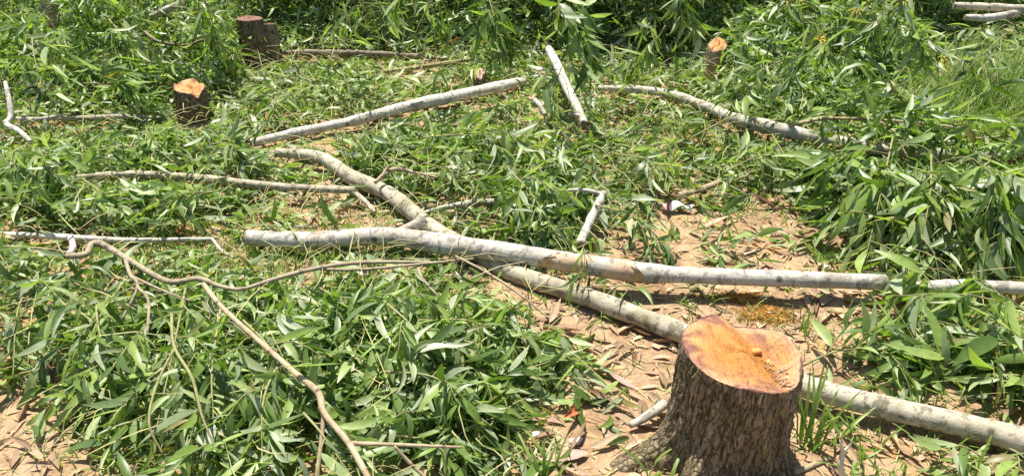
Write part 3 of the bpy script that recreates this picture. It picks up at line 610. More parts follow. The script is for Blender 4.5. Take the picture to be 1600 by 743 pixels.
s4 = small_stump('narrow brown stump with a pale splintered top under the yellow blossoms', 1112, 68, 28, 122, 'cut_small', seed=70, tilt=(.15, .45), jag=.25, barkmat='bark_tan', lean=(.04, 0))
s5 = small_stump('tiny stump with a pointed pale top just behind the whitish pole', 750, 114, 17, 142, 'cut_pale', seed=80, tilt=(.1, .5), jag=.5)
s6 = small_stump('pale peeled stump at the top edge of the far leaf heap', 86, 2, 20, 40, 'cut_pale', seed=85, barkmat='bark_white')

stamp([P(1048, 326, .04), P(1070, 333, .03)], [.06, .05])
for _x, _y, _r in ((1200, 493, .09), (1155, 468, .08), (901, 692, .03)): stamp([P(_x, _y, .01)], [_r])
# ------------------------------------------------------------------ leafy branches
BR_GROUP = 'felled leafy branches'
def leafy(label, base, tip, nleaf=60, nobj=50, size=0.13, bias=None, arch=0.05, spread=0.7, droop=0.5, ntw=None, seed=0, blossoms=0, name='leafy_branch', wide=1.0, rad=0.0042, over=False):
    r = np.random.default_rng(1000 + seed)
    B = P(*base); T = P(*tip); D = np.linalg.norm(T - B); hd = nrm(T - B)
    mid = (B + T) / 2 + np.array([r.normal(0, .04 * D), r.normal(0, .04 * D), arch])
    stem = spline([B, mid, T], 14); root = thing(name, label, 'branch', (B[0], B[1], max(0.0, B[2] - .01)), BR_GROUP); o0 = np.array(root.location)
    tubes = [tube_arrays(stem - o0, np.linspace(rad, rad * .35, 14), 6)]
    ntw = ntw or max(3, int(D / .085)); tw = []
    for k in range(ntw):
        f = 0.12 + 0.85 * (k + r.uniform(.1, .9)) / ntw; i = int(f * 13); s = 1 if k % 2 else -1
        up = np.array([0, 0, 1.0]); tgn = nrm(stem[min(13, i + 1)] - stem[i - 1 if i else 0]); sd_ = nrm(np.cross(tgn, up))
        d = nrm(tgn * r.uniform(.5, 1.0) + sd_ * s * r.uniform(.3, 1.0) * spread * 1.3 + up * r.normal(.05, .25)); ln = D * r.uniform(.22, .45) * (1.1 - .5 * f) + .05
        e = stem[i] + d * ln; e[2] -= droop * ln * .35; e[2] = max(e[2], .02); m_ = stem[i] + d * ln * .5 + np.array([0, 0, .02])
        pth = spline([stem[i], m_, e], 8); tw.append(pth); tubes.append(tube_arrays(pth - o0, np.linspace(rad * .55, rad * .28, 8), 5))
    tw.append(stem[5:])
    v, t = join(tubes); link('stem', mesh_np('leafy_stem', v, t), M['stem_green'], root)
    lens = np.array([np.linalg.norm(np.diff(p, axis=0), axis=1).sum() for p in tw]); pr = lens / lens.sum()
    L = []
    for p, share in zip(tw, pr):
        n = max(2, int(round(nleaf * share)))
        for j in range(n):
            f = (j + r.uniform(.2, .8)) / n; f = .12 + .88 * f; u = f * (len(p) - 1); i = min(int(u), len(p) - 2)
            pos = p[i] + (p[i + 1] - p[i]) * (u - i); tg = nrm(p[i + 1] - p[i]); sd_ = nrm(np.cross(tg, np.array([0, 0, 1.0])) + 1e-6)
            s = 1 if j % 2 else -1
            d = nrm(tg * r.uniform(.35, 1.0) + sd_ * s * r.uniform(.2, .9) + np.array([0, 0, 1]) * (r.normal(.12, .3) - droop * r.uniform(.2, 1.3)) + r.normal(0, .38, 3))
            ln = size * (.86 if B[1] > 3 else .72 if size < .16 else .88) * (r.uniform(.5, 1.25) if r.random() < .92 else r.uniform(1.25, 1.5))
            if pos[2] + d[2] * ln < .015: d[2] = (.015 - pos[2]) / ln; d = nrm(d)
            nn = nrm(np.array([0, 0, .9]) + sd_ * s * .5 + r.normal(0, .45, 3))
            if bias is None: tv = r.random()
            else: tv = (bias + r.normal(0, .2)) % 1.0
            L.append((pos, d, nn, ln, r.uniform(.85, 1.25) * wide, int(r.integers(0, 8)), tv))
    if not over:
        hd_ = hides(np.array([l[0] for l in L]), np.array([l[1] for l in L]), np.array([l[3] for l in L])) & (r.random(len(L)) < .985)
        L = [l for l, h in zip(L, hd_) if not h]
    L.sort(key=lambda a: -a[3])
    for (pos, d, nn, ln, wd, var, tv) in L[:nobj]:
        R_ = frames(d[None], nn[None])[0]; o = bpy.data.objects.new('leaf', LEAF_ME[var]); col.objects.link(o); o.parent = root
        o.color = (1, 1, 1, 1); mtx = Matrix([[*(R_[i] * np.array([ln * wd, ln, ln])), pos[i] - o0[i]] for i in range(3)] + [[0, 0, 0, 1]]); o.matrix_local = mtx
    rest = L[nobj:]
    if rest:
        a = [np.array([x[k] for x in rest]) for k in range(7)]
        near = float(depth(B)) < 3.4
        f = link('foliage', leaves_mesh('foliage', a[0] - o0, a[1], a[2], a[3], a[4], a[5], a[6], HI if near else LO), M['leaf'], root); f['kind'] = 'stuff'
    for k in range(blossoms):
        pos = tw[r.integers(0, len(tw))][-1] - o0; parts = []
        for j in range(9):
            d = nrm(np.array([r.normal(0, .8), r.normal(-.2, .8), r.uniform(-.6, .7)])); ln = r.uniform(.03, .06)
            e = pos + d * ln; parts.append(tube_arrays(spline([pos, pos + d * ln * .55 + np.array([0, 0, .008]), e - np.array([0, 0, .015])], 6), np.array([.0015, .003, .0035, .0035, .003, .0015]), 5))
        v, t = join(parts); link('blossom', mesh_np('blossom', v, t, {'tint': np.full(len(v), r.random())}), M['blossom'], root)
    return root

LB = [  # label, base (px, py, z), tip (px, py, z), leaves, leaf objects, size, bias, extra
 ('leafy branch drooping over the bare soil in the near corner', (205, 425, .20), (115, 640, .06), 74, 60, .13, None, {}),
 ('leafy spray falling from the kink of the crooked brown branch', (290, 450, .24), (240, 690, .10), 84, 66, .135, None, {}),
 ('pale leaved spray hanging below the long thin tan branch', (345, 480, .26), (340, 735, .12), 86, 66, .14, .72, {}),
 ('leafy spray trailing to the bottom edge beside the forked tan branch', (440, 560, .24), (410, 750, .14), 70, 56, .14, None, {}),
 ('branch of curved dark leaves left of the forked tan branch middle', (380, 500, .22), (480, 640, .16), 62, 50, .135, .25, {}),
 ('leafy branch lying under the bare side twigs before the long pole', (500, 450, .12), (640, 560, .12), 72, 56, .13, None, {}),
 ('spray of dark hanging leaves over the centre of the near heap', (600, 470, .26), (690, 590, .20), 54, 50, .145, .12, {'droop': 1.2}),
 ('bright leafy branch reaching toward the reddish soil by the slim bare twig', (650, 500, .16), (850, 530, .10), 74, 56, .13, .55, {}),
 ('leafy branch whose tips spread on soil left of the big stump', (720, 520, .12), (925, 565, .04), 66, 54, .125, None, {}),
 ('leafy branch filling the near heap above the horizontal side twig', (600, 580, .22), (760, 660, .12), 80, 60, .14, None, {}),
 ('low leafy branch on the heap edge facing the bare soil by the stump', (680, 570, .16), (830, 630, .05), 72, 56, .13, .62, {}),
 ('leafy sprig beneath the horizontal side twig at the bottom edge', (560, 690, .12), (750, 725, .06), 54, 46, .13, .45, {}),
 ('bushy leafy branch at the frame edge below the slender white stick', (60, 425, .14), (20, 590, .08), 66, 50, .13, .35, {}),
 ('leafy branch with dark broad leaves beside the fine green hanging twig', (150, 470, .22), (170, 590, .16), 48, 42, .145, .15, {}),
 ('leafy spray at the bottom edge between the two forks of the tan branch', (470, 640, .20), (560, 760, .12), 56, 46, .14, .5, {}),
 ('small dark leaf fan hanging over the front of the long pole', (918, 392, .17), (905, 448, .10), 9, 9, .12, .1, {'droop': 1.4, 'ntw': 2, 'spread': .4, 'over': True}),
 ('dark leafy sprig on the soil beneath the peeled knot', (1010, 455, .06), (930, 478, .04), 24, 24, .13, .2, {'ntw': 3}),
 ('broad leafy branch on the ground right of the mottled pole bend', (600, 245, .16), (790, 300, .12), 90, 50, .14, .65, {}),
 ('leafy branch below the whitish pole reaching toward the propped pole', (660, 215, .16), (870, 245, .14), 86, 44, .135, None, {}),
 ('dense leafy branch left of the short stout pale stick', (800, 270, .22), (880, 385, .08), 84, 52, .135, .3, {}),
 ('leafy branch spread right of the short stout pale stick', (930, 320, .14), (1045, 395, .05), 72, 50, .13, .7, {}),
 ('leafy branch above the red and white wrapper', (960, 240, .14), (1075, 310, .07), 80, 44, .13, None, {}),
 ('small flat leafy sprig alone on the bare soil patch', (1195, 378, .03), (1120, 400, .03), 20, 20, .12, .8, {'ntw': 3, 'droop': .1}),
 ('leafy branch at the frame edge under the tan pole start', (70, 250, .20), (20, 345, .10), 74, 44, .14, .75, {}),
 ('big leaved branch between the tan pole and the slender white stick', (130, 280, .16), (200, 355, .06), 66, 46, .145, .78, {}),
 ('leafy branch with broad blue green leaves near the tan pole middle', (330, 300, .14), (250, 350, .05), 56, 42, .14, .85, {}),
 ('leafy branch beneath the lower end of the whitish pole', (330, 225, .18), (400, 260, .10), 70, 30, .13, .6, {}),
 ('leafy spray with long leaves left of the heap over the soil patch', (1395, 215, .32), (1355, 395, .09), 92, 60, .18, .3, {'droop': .9}),
 ('hanging leafy spray in the middle of the heap over the soil patch', (1455, 240, .34), (1435, 405, .10), 96, 62, .18, None, {'droop': .9}),
 ('hanging leafy spray with pale broad leaves at the heap frame edge', (1545, 260, .32), (1570, 405, .10), 92, 60, .18, .68, {'droop': .9}),
 ('leafy branch overhanging the soil patch from the knobbly pole', (1320, 235, .18), (1290, 305, .08), 70, 46, .14, .2, {'droop': .8}),
 ('bright twiggy leafy branch on the crest of the heap', (1420, 260, .24), (1520, 340, .18), 76, 46, .14, .55, {}),
 ('arching branch of big drooping leaves over the half hidden pole end', (1665, 505, .13), (1388, 462, .12), 74, 80, .165, .25, {'droop': 1.5, 'arch': .03, 'over': True}),
 ('second arching branch of dark leaves below the half hidden pole end', (1665, 545, .13), (1425, 530, .10), 60, 66, .165, .15, {'droop': 1.5, 'arch': .03}),
 ('flat grey green leaves pressed on the soil at the frame edge', (1640, 590, .05), (1460, 560, .03), 34, 34, .18, .85, {'droop': .1, 'spread': .8}),
 ('flat grey green sprig on the soil just behind the big stump', (1250, 572, .04), (1385, 560, .03), 22, 22, .15, .82, {'droop': .1, 'ntw': 3}),
 ('grey green sprig pressed flat on soil right of the sawdust patch', (1300, 545, .04), (1440, 585, .03), 24, 24, .15, .82, {'droop': .1, 'ntw': 3}),
 ('flat leafy sprig below the second arching branch', (1560, 560, .05), (1420, 590, .03), 22, 22, .16, .75, {'droop': .1, 'ntw': 3}),
 ('limp leafy sprig at the bottom corner below the mottled pole', (1600, 720, .05), (1480, 735, .03), 18, 18, .14, .8, {'droop': .1, 'ntw': 3}),
 ('large pale leaved upright branch at the top centre', (850, -30, .75), (925, 95, .42), 90, 40, .17, .82, {'droop': .8, 'wide': 1.3}),
 ('leafy branch hanging left of the large pale leaved branch', (760, -10, .65), (780, 95, .35), 80, 24, .15, .78, {'droop': .8}),
 ('leafy branch draped around the foot of the propped pale pole', (890, 80, .42), (850, 190, .15), 76, 34, .14, .4, {'droop': .8}),
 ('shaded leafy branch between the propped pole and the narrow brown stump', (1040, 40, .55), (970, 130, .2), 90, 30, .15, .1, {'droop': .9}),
 ('leafy branch with broad leaves in front of the narrow brown stump', (1230, 90, .42), (1130, 185, .15), 96, 44, .15, .3, {'droop': .6}),
 ('tall feathery leafy branch right of the narrow brown stump', (1300, 60, .55), (1220, 130, .35), 96, 34, .14, .55, {'droop': .5}),
 ('leafy branch with yellow blossoms high on the thicket above the stump', (1190, -10, .7), (1280, 50, .55), 70, 24, .14, .6, {'blossoms': 3}),
 ('blossoming leafy branch at the top edge right of the dark gap', (1430, -20, .75), (1360, 60, .55), 70, 24, .14, .62, {'blossoms': 4}),
 ('drooping leafy branch with yellow blossoms below the far logs', (1385, 45, .52), (1460, 85, .48), 80, 30, .14, .6, {'blossoms': 4}),
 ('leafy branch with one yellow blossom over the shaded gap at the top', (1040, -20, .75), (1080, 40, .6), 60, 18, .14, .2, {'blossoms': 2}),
 ('leafy branch beneath the smooth grey curved log', (1590, 40, .35), (1510, 110, .25), 80, 26, .14, .5, {}),
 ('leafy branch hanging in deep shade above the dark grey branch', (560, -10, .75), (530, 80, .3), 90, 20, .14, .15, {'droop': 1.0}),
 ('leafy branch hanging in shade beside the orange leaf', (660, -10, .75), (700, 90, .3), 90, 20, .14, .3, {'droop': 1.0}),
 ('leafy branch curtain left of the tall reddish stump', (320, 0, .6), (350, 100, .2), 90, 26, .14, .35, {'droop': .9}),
 ('leafy branch on the crest of the far heap by the grey stub', (170, 30, .5), (210, 120, .3), 90, 26, .14, .7, {'droop': .6}),
 ('leafy branch at the frame edge above the crooked white branch', (50, 60, .45), (70, 150, .25), 90, 26, .14, .75, {'droop': .6}),
 ('leafy branch low on the heap left of the orange topped stump', (130, 130, .35), (235, 165, .15), 90, 32, .14, .8, {}),
 ('leafy branch lying in the flattened leaves right of the orange topped stump', (470, 150, .1), (370, 195, .06), 70, 26, .13, .5, {}),
 ('leafy branch half covering the knobbly pole near its bark collar', (1080, 215, .2), (1190, 165, .16), 70, 36, .14, .45, {}),
 ('leafy branch in front of the knobbly pole middle', (1130, 270, .16), (1250, 250, .12), 76, 40, .14, .7, {}),
]
for k, (lab, b, t, nl, no, sz, bi, ex) in enumerate(LB):
    f_ = .72 if b[1] > 415 and not ex.get('over') else 1.0
    leafy(lab, (b[0], b[1], b[2] * f_), (t[0], t[1], t[2] * f_), int(nl * (1.7 if f_ < 1 else 1.4)), int(no * 1.05), sz, bi, seed=k, **ex)

# ------------------------------------------------------------------ loose foliage: thickness of the cover over the ground (0-9)
COLS = 20
ROWS = [ # centre of row = 37 + 74 i pixels down, each digit an 80 pixel column
 "99999999999999999999",
 "99998888888899999843",
 "99998777778999899832",
 "99998666899998788887",
 "88884223577621114888",
 "88886654444321111561",
 "88888765432110000466",
 "57999998886300001234",
 "13899999984200001122",
 "01479988761000001112"]
DEN = np.array([[int(c) for c in r] for r in ROWS], float)
def density(px, py):
    i = np.clip(py / 74.3 - .5, 0, 8.999); j = np.clip(px / 80 - .5, 0, 18.999)
    a, b = i.astype(int), j.astype(int); fi, fj = i - a, j - b
    return DEN[a, b] * (1 - fi) * (1 - fj) + DEN[a + 1, b] * fi * (1 - fj) + DEN[a, b + 1] * (1 - fi) * fj + DEN[a + 1, b + 1] * fi * fj
def cover_points(n):
    x = rng.uniform(-6.5, 6.5, n); y = rng.uniform(.7, 9.5, n); px, py, dz = proj(np.stack([x, y, np.zeros(n)], -1))
    ok = (dz > .3) & (px > -500) & (px < 2100) & (py < 950); return x[ok], y[ok], px[ok], py[ok]
class Leaves:
    def __init__(s): s.a = [[] for _ in range(7)]
    def add(s, *args):
        for l, v in zip(s.a, args): l.append(v)
    def get(s): return [np.concatenate(l) for l in s.a]
def sprigs(store, pos, head, nl, size, bias_sd=.28, droop=.35, ground_lim=True):
    """Little twigs, each with nl alternate leaves, at pos pointing along head."""
    n = len(pos); head = nrm(head); up = np.array([0, 0, 1.0]); side = nrm(np.cross(head, up) + 1e-6); b = rng.random(n); sz = size * rng.uniform(.75, 1.2, n); tl = rng.uniform(.10, .26, n)
    for j in range(nl):
        f = (j + .5) / nl - .5; s = 1 if j % 2 else -1
        p = pos + head * (f * tl)[:, None] + rng.normal(0, .012, (n, 3))
        d = nrm(head * rng.uniform(.3, 1.0, (n, 1)) + side * s * rng.uniform(.15, 1.0, (n, 1)) + up * (rng.normal(.05, .28, (n, 1)) - droop * rng.uniform(0, 1, (n, 1))) + rng.normal(0, .25, (n, 3)))
        ln = .88 * sz * rng.uniform(.45, 1.25, n); p[:, 2] = np.maximum(p[:, 2], .012)
        if ground_lim:
            low = p[:, 2] + d[:, 2] * ln < .008; d[low, 2] = (.008 - p[low, 2]) / ln[low]; d = nrm(d)
        nn = nrm(up * .8 + side * s * .45 + rng.normal(0, .5, (n, 3)))
        store.add(p, d, nn, ln, rng.uniform(.8, 1.35, n), rng.integers(0, 8, n), (b + rng.normal(0, bias_sd, n)) % 1.0)
near, far = Leaves(), Leaves()
def both(pos, head, nl, size, **k):
    m = depth(pos) < 3.3
    if m.any(): sprigs(near, pos[m], head[m], nl, size, **k)
    if (~m).any(): sprigs(far, pos[~m], head[~m], nl, size, **k)
def headings(n, pitch=(-.15, .3)):
    a = rng.uniform(0, 2 * PI, n); return np.stack([np.cos(a), np.sin(a), rng.normal(*pitch, n)], -1)
# layered cover
x, y, px, py = cover_points(27000)
d = density(px, py); patch = grid_noise(x, y, .28, 21) * 1.6 + grid_noise(x, y, .11, 22)
keep = rng.random(len(x)) * 8.2 < np.clip(d + patch, 0, 9); keep &= d > .35
x, y, px, py, d = x[keep], y[keep], px[keep], py[keep], d[keep]
hmax = .02 + .10 * (np.clip(d, 0, 9) / 9) ** 2 * (1 + .6 * grid_noise(x, y, .5, 23)); z = .012 + hmax * rng.random(len(x)) ** .8
pos = P(px, py, z); both(pos, headings(len(pos)), 6, .125)
# single fallen green leaves, flat, over everything
x, y, px, py = cover_points(13000); d = density(px, py); keep = rng.random(len(x)) * 9 < d * .7 + 1.0; x, y = x[keep], y[keep]
pos = np.stack([x, y, gz(x, y) + .008], -1); sprigs(near, pos, headings(len(pos), (0, .03)), 1, .13, droop=0)
# heaps standing behind: (px, py of the front foot), radii along x, y, height, number of sprigs
def heap(px, py, rx, ry, h, n, size=.14, droop=.7, steep=2.4):
    c = P(px, py, 0); c = c + np.array([0, ry, 0])
    a = rng.uniform(0, 2 * PI, n); rr = np.sqrt(rng.random(n)); ex, ey = rr * np.cos(a), rr * np.sin(a)
    lump = np.clip(1 + .55 * grid_noise(c[0] + ex * rx, c[1] + ey * ry, .42, 31) + .3 * grid_noise(c[0] + ex * rx, c[1] + ey * ry, .17, 32), .25, 2)
    top = h * np.sqrt(np.clip(1 - rr ** steep, 0, 1)) * lump
    z = .03 + top * (1 - .8 * rng.random(n) ** 2.2)
    pos = np.stack([c[0] + ex * rx, c[1] + ey * ry, z], -1)
    head = nrm(np.stack([ex * .8, ey * .8, np.full(n, -.1)], -1) + rng.normal(0, 1.1, (n, 3)) * np.array([1, 1, .45]))
    both(pos, head, 7, size, droop=droop)
heap(610, 82, 1.1, .9, 1.1, 1400, steep=5); heap(810, 92, .7, .8, .9, 700, steep=4); heap(1000, 104, .62, .8, 1.0, 1200, steep=5); heap(1230, 84, .75, .8, .9, 900, steep=5); heap(1400, 74, .9, .8, .95, 1300, steep=4); heap(1580, 60, .9, .8, .8, 900)
heap(1500, 398, .46, .50, .32, 720, .16, 1.0); heap(1650, 390, .45, .46, .28, 420, .16, 1.0); heap(1290, 165, .62, .45, .42, 620); heap(1240, 185, .45, .3, .25, 280)
heap(120, 178, .95, .6, .5, 760); heap(260, 75, 1.2, .8, .55, 800); heap(20, 90, .9, .8, .6, 500); heap(640, 305, .35, .28, .09, 120); heap(850, 395, .25, .42, .12, 160); heap(450, 40, .6, .8, .7, 350)
heap(150, 350, .7, .5, .10, 260); heap(420, 690, .35, .35, .10, 260, .12); heap(620, 680, .3, .32, .09, 220, .12); heap(220, 660, .25, .35, .10, 190, .12)
for cx in (-5.2, -3.6, -2, -.4, 1.2, 2.8, 4.4, 6): # brush goes on behind
    pc = np.array([cx, 8.2 + rng.uniform(-.3, .3), 0]); qx, qy, _ = proj(pc); heap(float(qx), float(qy), 1.2, .9, rng.uniform(.7, 1.0), 330, .15)
for st, temps, nm, lb in ((near, HI, 'loose_leaves', 'loose green sickle shaped leaves and sprigs strewn over the near soil'), (far, LO, 'brush_foliage', 'mass of cut green foliage heaped over the clearing behind')):
    a = st.get(); k = ~(hides(a[0], a[1], a[3]) & (rng.random(len(a[0])) < .965)); a = [q_[k] for q_ in a]; o = link(nm, leaves_mesh(nm, *a, temps), M['leaf']); tag(o, lb, 'leaves', kind='stuff')
    print(nm, len(a[0]))

# ------------------------------------------------------------------ twigs in the heaps, straw and litter on the soil
def strips(n, pts, ln, wd, lift, bend=.3, tilt=.15):
    """Thin three segment slivers."""
    a = rng.uniform(0, 2 * PI, n); d = nrm(np.stack([np.cos(a), np.sin(a), rng.normal(0, tilt, n)], -1)); s = nrm(np.cross(d, np.array([0, 0, 1.0]))); L_ = rng.uniform(*ln, n)[:, None]; w = rng.uniform(*wd, n)[:, None]
    c = rng.normal(0, bend, (n, 1)); V = []
    for k, f in enumerate((-.5, -.17, .17, .5)):
        p = pts + d * L_ * f + s * c * L_ * (f * f) + np.array([0, 0, 1.0]) * (lift * (1 - 2 * abs(f)))
        ww = w * (.35 if k in (0, 3) else 1); V += [p - s * ww, p + s * ww + np.array([0, 0, .0006])]
    V = np.stack(V, 1); T = np.array([(0, 1, 3), (0, 3, 2), (2, 3, 5), (2, 5, 4), (4, 5, 7), (4, 7, 6)])
    return V.reshape(-1, 3), (T[None] + (np.arange(n) * 8)[:, None, None]).reshape(-1, 3), np.repeat(rng.random(n), 8)
x, y, px, py = cover_points(70000); k = (y < 6.5) & (np.abs(x) < 4.5); x, y = x[k], y[k]
v, t, a = strips(len(x), np.stack([x, y, gz(x, y) + .004], -1), (.015, .10), (.0006, .0022), .003)
o = link('leaf_litter', mesh_np('leaf_litter', v, t, {'tint': a}), M['straw']); tag(o, 'dry straw bits and fine twigs littering the soil', 'litter', kind='stuff')
x, y, px, py = cover_points(8000); d = density(px, py); k = (d > 2.0); px, py, d, x, y = px[k], py[k], d[k], x[k], y[k]
pos = P(px, py, .05 + .14 * (d / 9) * rng.random(len(d)))
v, t, a = strips(len(pos), pos, (.08, .32), (.0009, .002), .02, .25, .3)
x, y, px, py = cover_points(10000); d = density(px, py); k = (d > 3) & (y < 4.5); px, py, d = px[k], py[k], d[k]
v2, t2, a2 = strips(len(px), P(px, py, .03 + .16 * (d / 9) * rng.random(len(d)) ** .7), (.03, .12), (.0011, .0022), .012, .7, .4); t = np.vstack([t, t2 + len(v)]); v = np.vstack([v, v2]); a = np.concatenate([a, .4 + .7 * a2])
o = link('fine_twigs', mesh_np('fine_twigs', v, t, {'tint': a * .3 + .62}), M['straw']); tag(o, 'thin green and straw coloured twigs tangled through the leaves', 'twigs', kind='stuff')
# dry leaves: joined litter first, single ones after
x, y, px, py = cover_points(34000); k = (y < 6) & ((density(px, py) < 4.5) | (rng.random(len(x)) < .3)) & (((px - 1195) / 60) ** 2 + ((py - 490) / 25) ** 2 > 1); x, y = x[k], y[k]; n = len(x)
L_ = .022 + .078 * rng.random(n) ** 1.6; hd = headings(n, (0, .06)); nn = nrm(np.array([0, 0, 1.0]) + rng.normal(0, .25, (n, 3)))
xx, yy, pxx, pyy = cover_points(9000); kk = (density(pxx, pyy) < 5) & (yy < 5); xx, yy = xx[kk], yy[kk]; v, t, a = strips(len(xx), np.stack([xx, yy, gz(xx, yy) + .006], -1), (.015, .06), (.003, .009), .004, .15, .2)
o = link('bark_litter', mesh_np('bark_litter', v, t, {'tint': a * .3 + .85}), M['dry']); tag(o, 'small dark bark flakes scattered over the soil', 'litter', kind='stuff')
o = link('dry_leaf_litter', leaves_mesh('dry_leaf_litter', np.stack([x, y, gz(x, y) + .006], -1), hd, nn, L_, rng.uniform(.8, 1.5, n), rng.integers(0, 8, n), rng.random(n), LO), M['dry'])
tag(o, 'brown and pinkish dry leaf litter covering the soil', 'leaf litter', kind='stuff')
DRY = [('brown dry leaf on the reddish soil left of the big stump', 'dry leaves left of the big stump', (790, 600, 1040, 740), 26),
       ('dry brown leaf on the large bare patch above the long pole', 'dry leaves on the bare patch', (1080, 310, 1340, 415), 34),
       ('dry brown leaf on the soil strip between the long pole and the big stump', 'dry leaves behind the big stump', (1080, 455, 1370, 520), 22),
       ('dry leaf on the soil right of the big stump below the mottled pole', 'dry leaves right of the big stump', (1265, 640, 1590, 740), 22),
       ('dry leaf on the soil between the mottled pole and the near leaf heap', 'dry leaves under the pole crossing', (800, 480, 1030, 560), 20),
       ('dry leaf on the bare soil in the near corner', 'dry leaves in the near corner', (5, 640, 150, 740), 14),
       ('dry leaf on the small soil patch left of the mottled pole bend', 'dry leaves by the pole bend', (390, 305, 540, 350), 12)]
for lab, grp, (x0, y0, x1, y1), n in DRY:
    for k in range(int(n * 1.35)):
        a_, b_ = rng.uniform(x0, x1), rng.uniform(y0, y1)
        while ((a_ - 1195) / 75) ** 2 + ((b_ - 488) / 32) ** 2 < 1: a_, b_ = rng.uniform(x0, x1), rng.uniform(y0, y1)
        p = P(a_, b_); o = bpy.data.objects.new('dry_leaf', DRY_ME[k % 4]); col.objects.link(o); s = rng.uniform(.05, .11)
        o.location = (p[0], p[1], gz1(p) + .010); o.rotation_euler = (rng.normal(0, .15), rng.normal(0, .25), rng.uniform(0, 6.28)); o.scale = (s * rng.uniform(.8, 1.2), s, s); tag(o, lab, 'leaf', grp)
def single_leaf(label, px, py, size, rot, mat, shape=0, z=None):
    me = DRY_ME[shape].copy(); me.materials.clear(); me.materials.append(mat); p = P(px, py, z or 0); o = link('dry_leaf', me); o.location = (p[0], p[1], z if z else gz1(p) + .012)
    o.rotation_euler = rot; o.scale = (size, size, size); tag(o, label, 'leaf')
M['leaf_red'] = flat_material('leaf_red', (0.50, 0.14, 0.06), .55, .25, 40); M['leaf_pink'] = flat_material('leaf_pink', (0.38, 0.23, 0.18), .6, .2, 40); M['leaf_umber'] = flat_material('leaf_umber', (0.17, 0.08, 0.045), .6, .3, 40)
single_leaf('orange red leaf caught in the foliage right of the dark grey branch', 690, 74, .17, (.3, -.2, -1.0), M['leaf_red'], 0, .25)
single_leaf('large pinkish dry leaf on the soil touching the big stump side', 992, 612, .14, (.1, .2, .9), M['leaf_pink'], 2)
single_leaf('big purplish dry leaf on the soil at the bottom edge', 920, 712, .15, (.05, .1, 1.9), M['leaf_pink'], 0)
single_leaf('dark curled brown leaf at the bare corner under the leafy heap', 78, 612, .13, (.4, .5, .4), M['leaf_umber'], 3)
single_leaf('dark curled leaf on the bare patch under the heap edge', 1212, 332, .12, (.3, .3, 1.2), M['leaf_umber'], 1)
single_leaf('crumpled reddish leaf in the middle of the soil before the stump', 910, 645, .10, (.3, -.3, 2.2), M['leaf_red'], 1)

# ------------------------------------------------------------------ sawdust patches, chips, scraps, wrapper
for lab, px, py, sx, sy, n in (('orange sawdust patch on the soil behind the big stump', 1198, 493, .085, .05, 5000), ('faint orange sawdust streak beneath the long pole', 1155, 468, .10, .03, 2600)):
    c = P(px, py); g0 = lambda: (lambda q_: np.array([q_[0], q_[1], gz1(q_) + .003 + .012 * math.exp(-((q_[0] - c[0]) / sx) ** 2 - ((q_[1] - c[1]) / sy) ** 2) * rng.random()]))((c[0] + rng.normal(0, sx * .6), c[1] + rng.normal(0, sy * .6)))
    th = np.linspace(0, 2 * PI, 40, endpoint=False); sv = [[c[0], c[1], gz1(c) + .010]]
    for f in (.25, .5, .75, 1.0):
        for q_ in th:
            k_ = f * (1 + .35 * math.sin(3 * q_ + px) + .2 * math.sin(7 * q_)); X_, Y_ = c[0] + math.cos(q_) * sx * k_ * .8, c[1] + math.sin(q_) * sy * k_ * .8; sv.append([X_, Y_, gz1((X_, Y_)) + .010 * (1 - f * f) + (.002 if f < 1 else -.003)])
    stt = [(0, 1 + i, 1 + (i + 1) % 40) for i in range(40)] + [q_ for r_ in range(3) for i in range(40) for q_ in ((1 + r_ * 40 + i, 41 + r_ * 40 + i, 41 + r_ * 40 + (i + 1) % 40), (1 + r_ * 40 + i, 41 + r_ * 40 + (i + 1) % 40, 1 + r_ * 40 + (i + 1) % 40))]
    v, t = join([(np.array(sv), np.array(stt)), grains(n, g0, .0020, .5)]); tag(link('sawdust', mesh_np('sawdust', v, t, smooth=False), M['sawdust']), lab, 'sawdust', kind='stuff')
def chip(name, label, px, py, L_, w, h, rot, mat, seed):
    r = np.random.default_rng(seed); n = 7; a = np.sort(r.uniform(0, 2 * PI, n)) ; q_ = np.stack([np.cos(a) * L_ * r.uniform(.7, 1, n), np.sin(a) * w * r.uniform(.7, 1, n)], -1)
    top = np.column_stack([q_ * .9, h * r.uniform(.6, 1.3, n)]); bot = np.column_stack([q_, r.normal(0, h * .1, n)]); V = np.vstack([bot, top, [[0, 0, h * 1.1]]]); T = []
    for i in range(n): j = (i + 1) % n; T += [(i, j, n + j), (i, n + j, n + i), (n + i, n + j, 2 * n)]
    p = P(px, py); o = link(name, mesh_np(name, V, np.array(T), smooth=False), mat); o.location = (p[0], p[1], gz1(p) + .004); o.rotation_euler = (r.normal(0, .15), r.normal(0, .15), rot); return tag(o, label, 'wood chip' if name == 'wood_chip' else 'scrap')
chip('wood_chip', 'white wood chip in the orange sawdust patch', 1203, 491, .016, .009, .008, .4, M['scrap'], 1)
chip('wood_chip', 'pale wood chip on soil at the big stump flank', 1052, 548, .014, .022, .012, .3, M['chip'], 2)
chip('pale_scrap', 'white flaky scrap on the soil before the stump', 901, 692, .026, .016, .010, -.2, M['scrap'], 3)
chip('pale_scrap', 'small grey white scrap beside the thin leaf blades', 838, 680, .018, .012, .008, .7, M['scrap'], 4)
chip('wood_chip', 'white chip on soil right behind the long pole', 1291, 423, .012, .012, .02, .5, M['scrap'], 5)
chip('wood_chip', 'flat pale chip on the large bare patch', 1145, 349, .025, .010, .005, .1, M['chip'], 6)
chip('wood_chip', 'small pale chip under the mottled pole near the peeled knot', 1120, 452, .016, .010, .006, .9, M['chip'], 7)
chip('wood_chip', 'yellowish chip at the soil patch edge by the drooping heap', 1240, 397, .022, .010, .005, .2, M['chip'], 8)
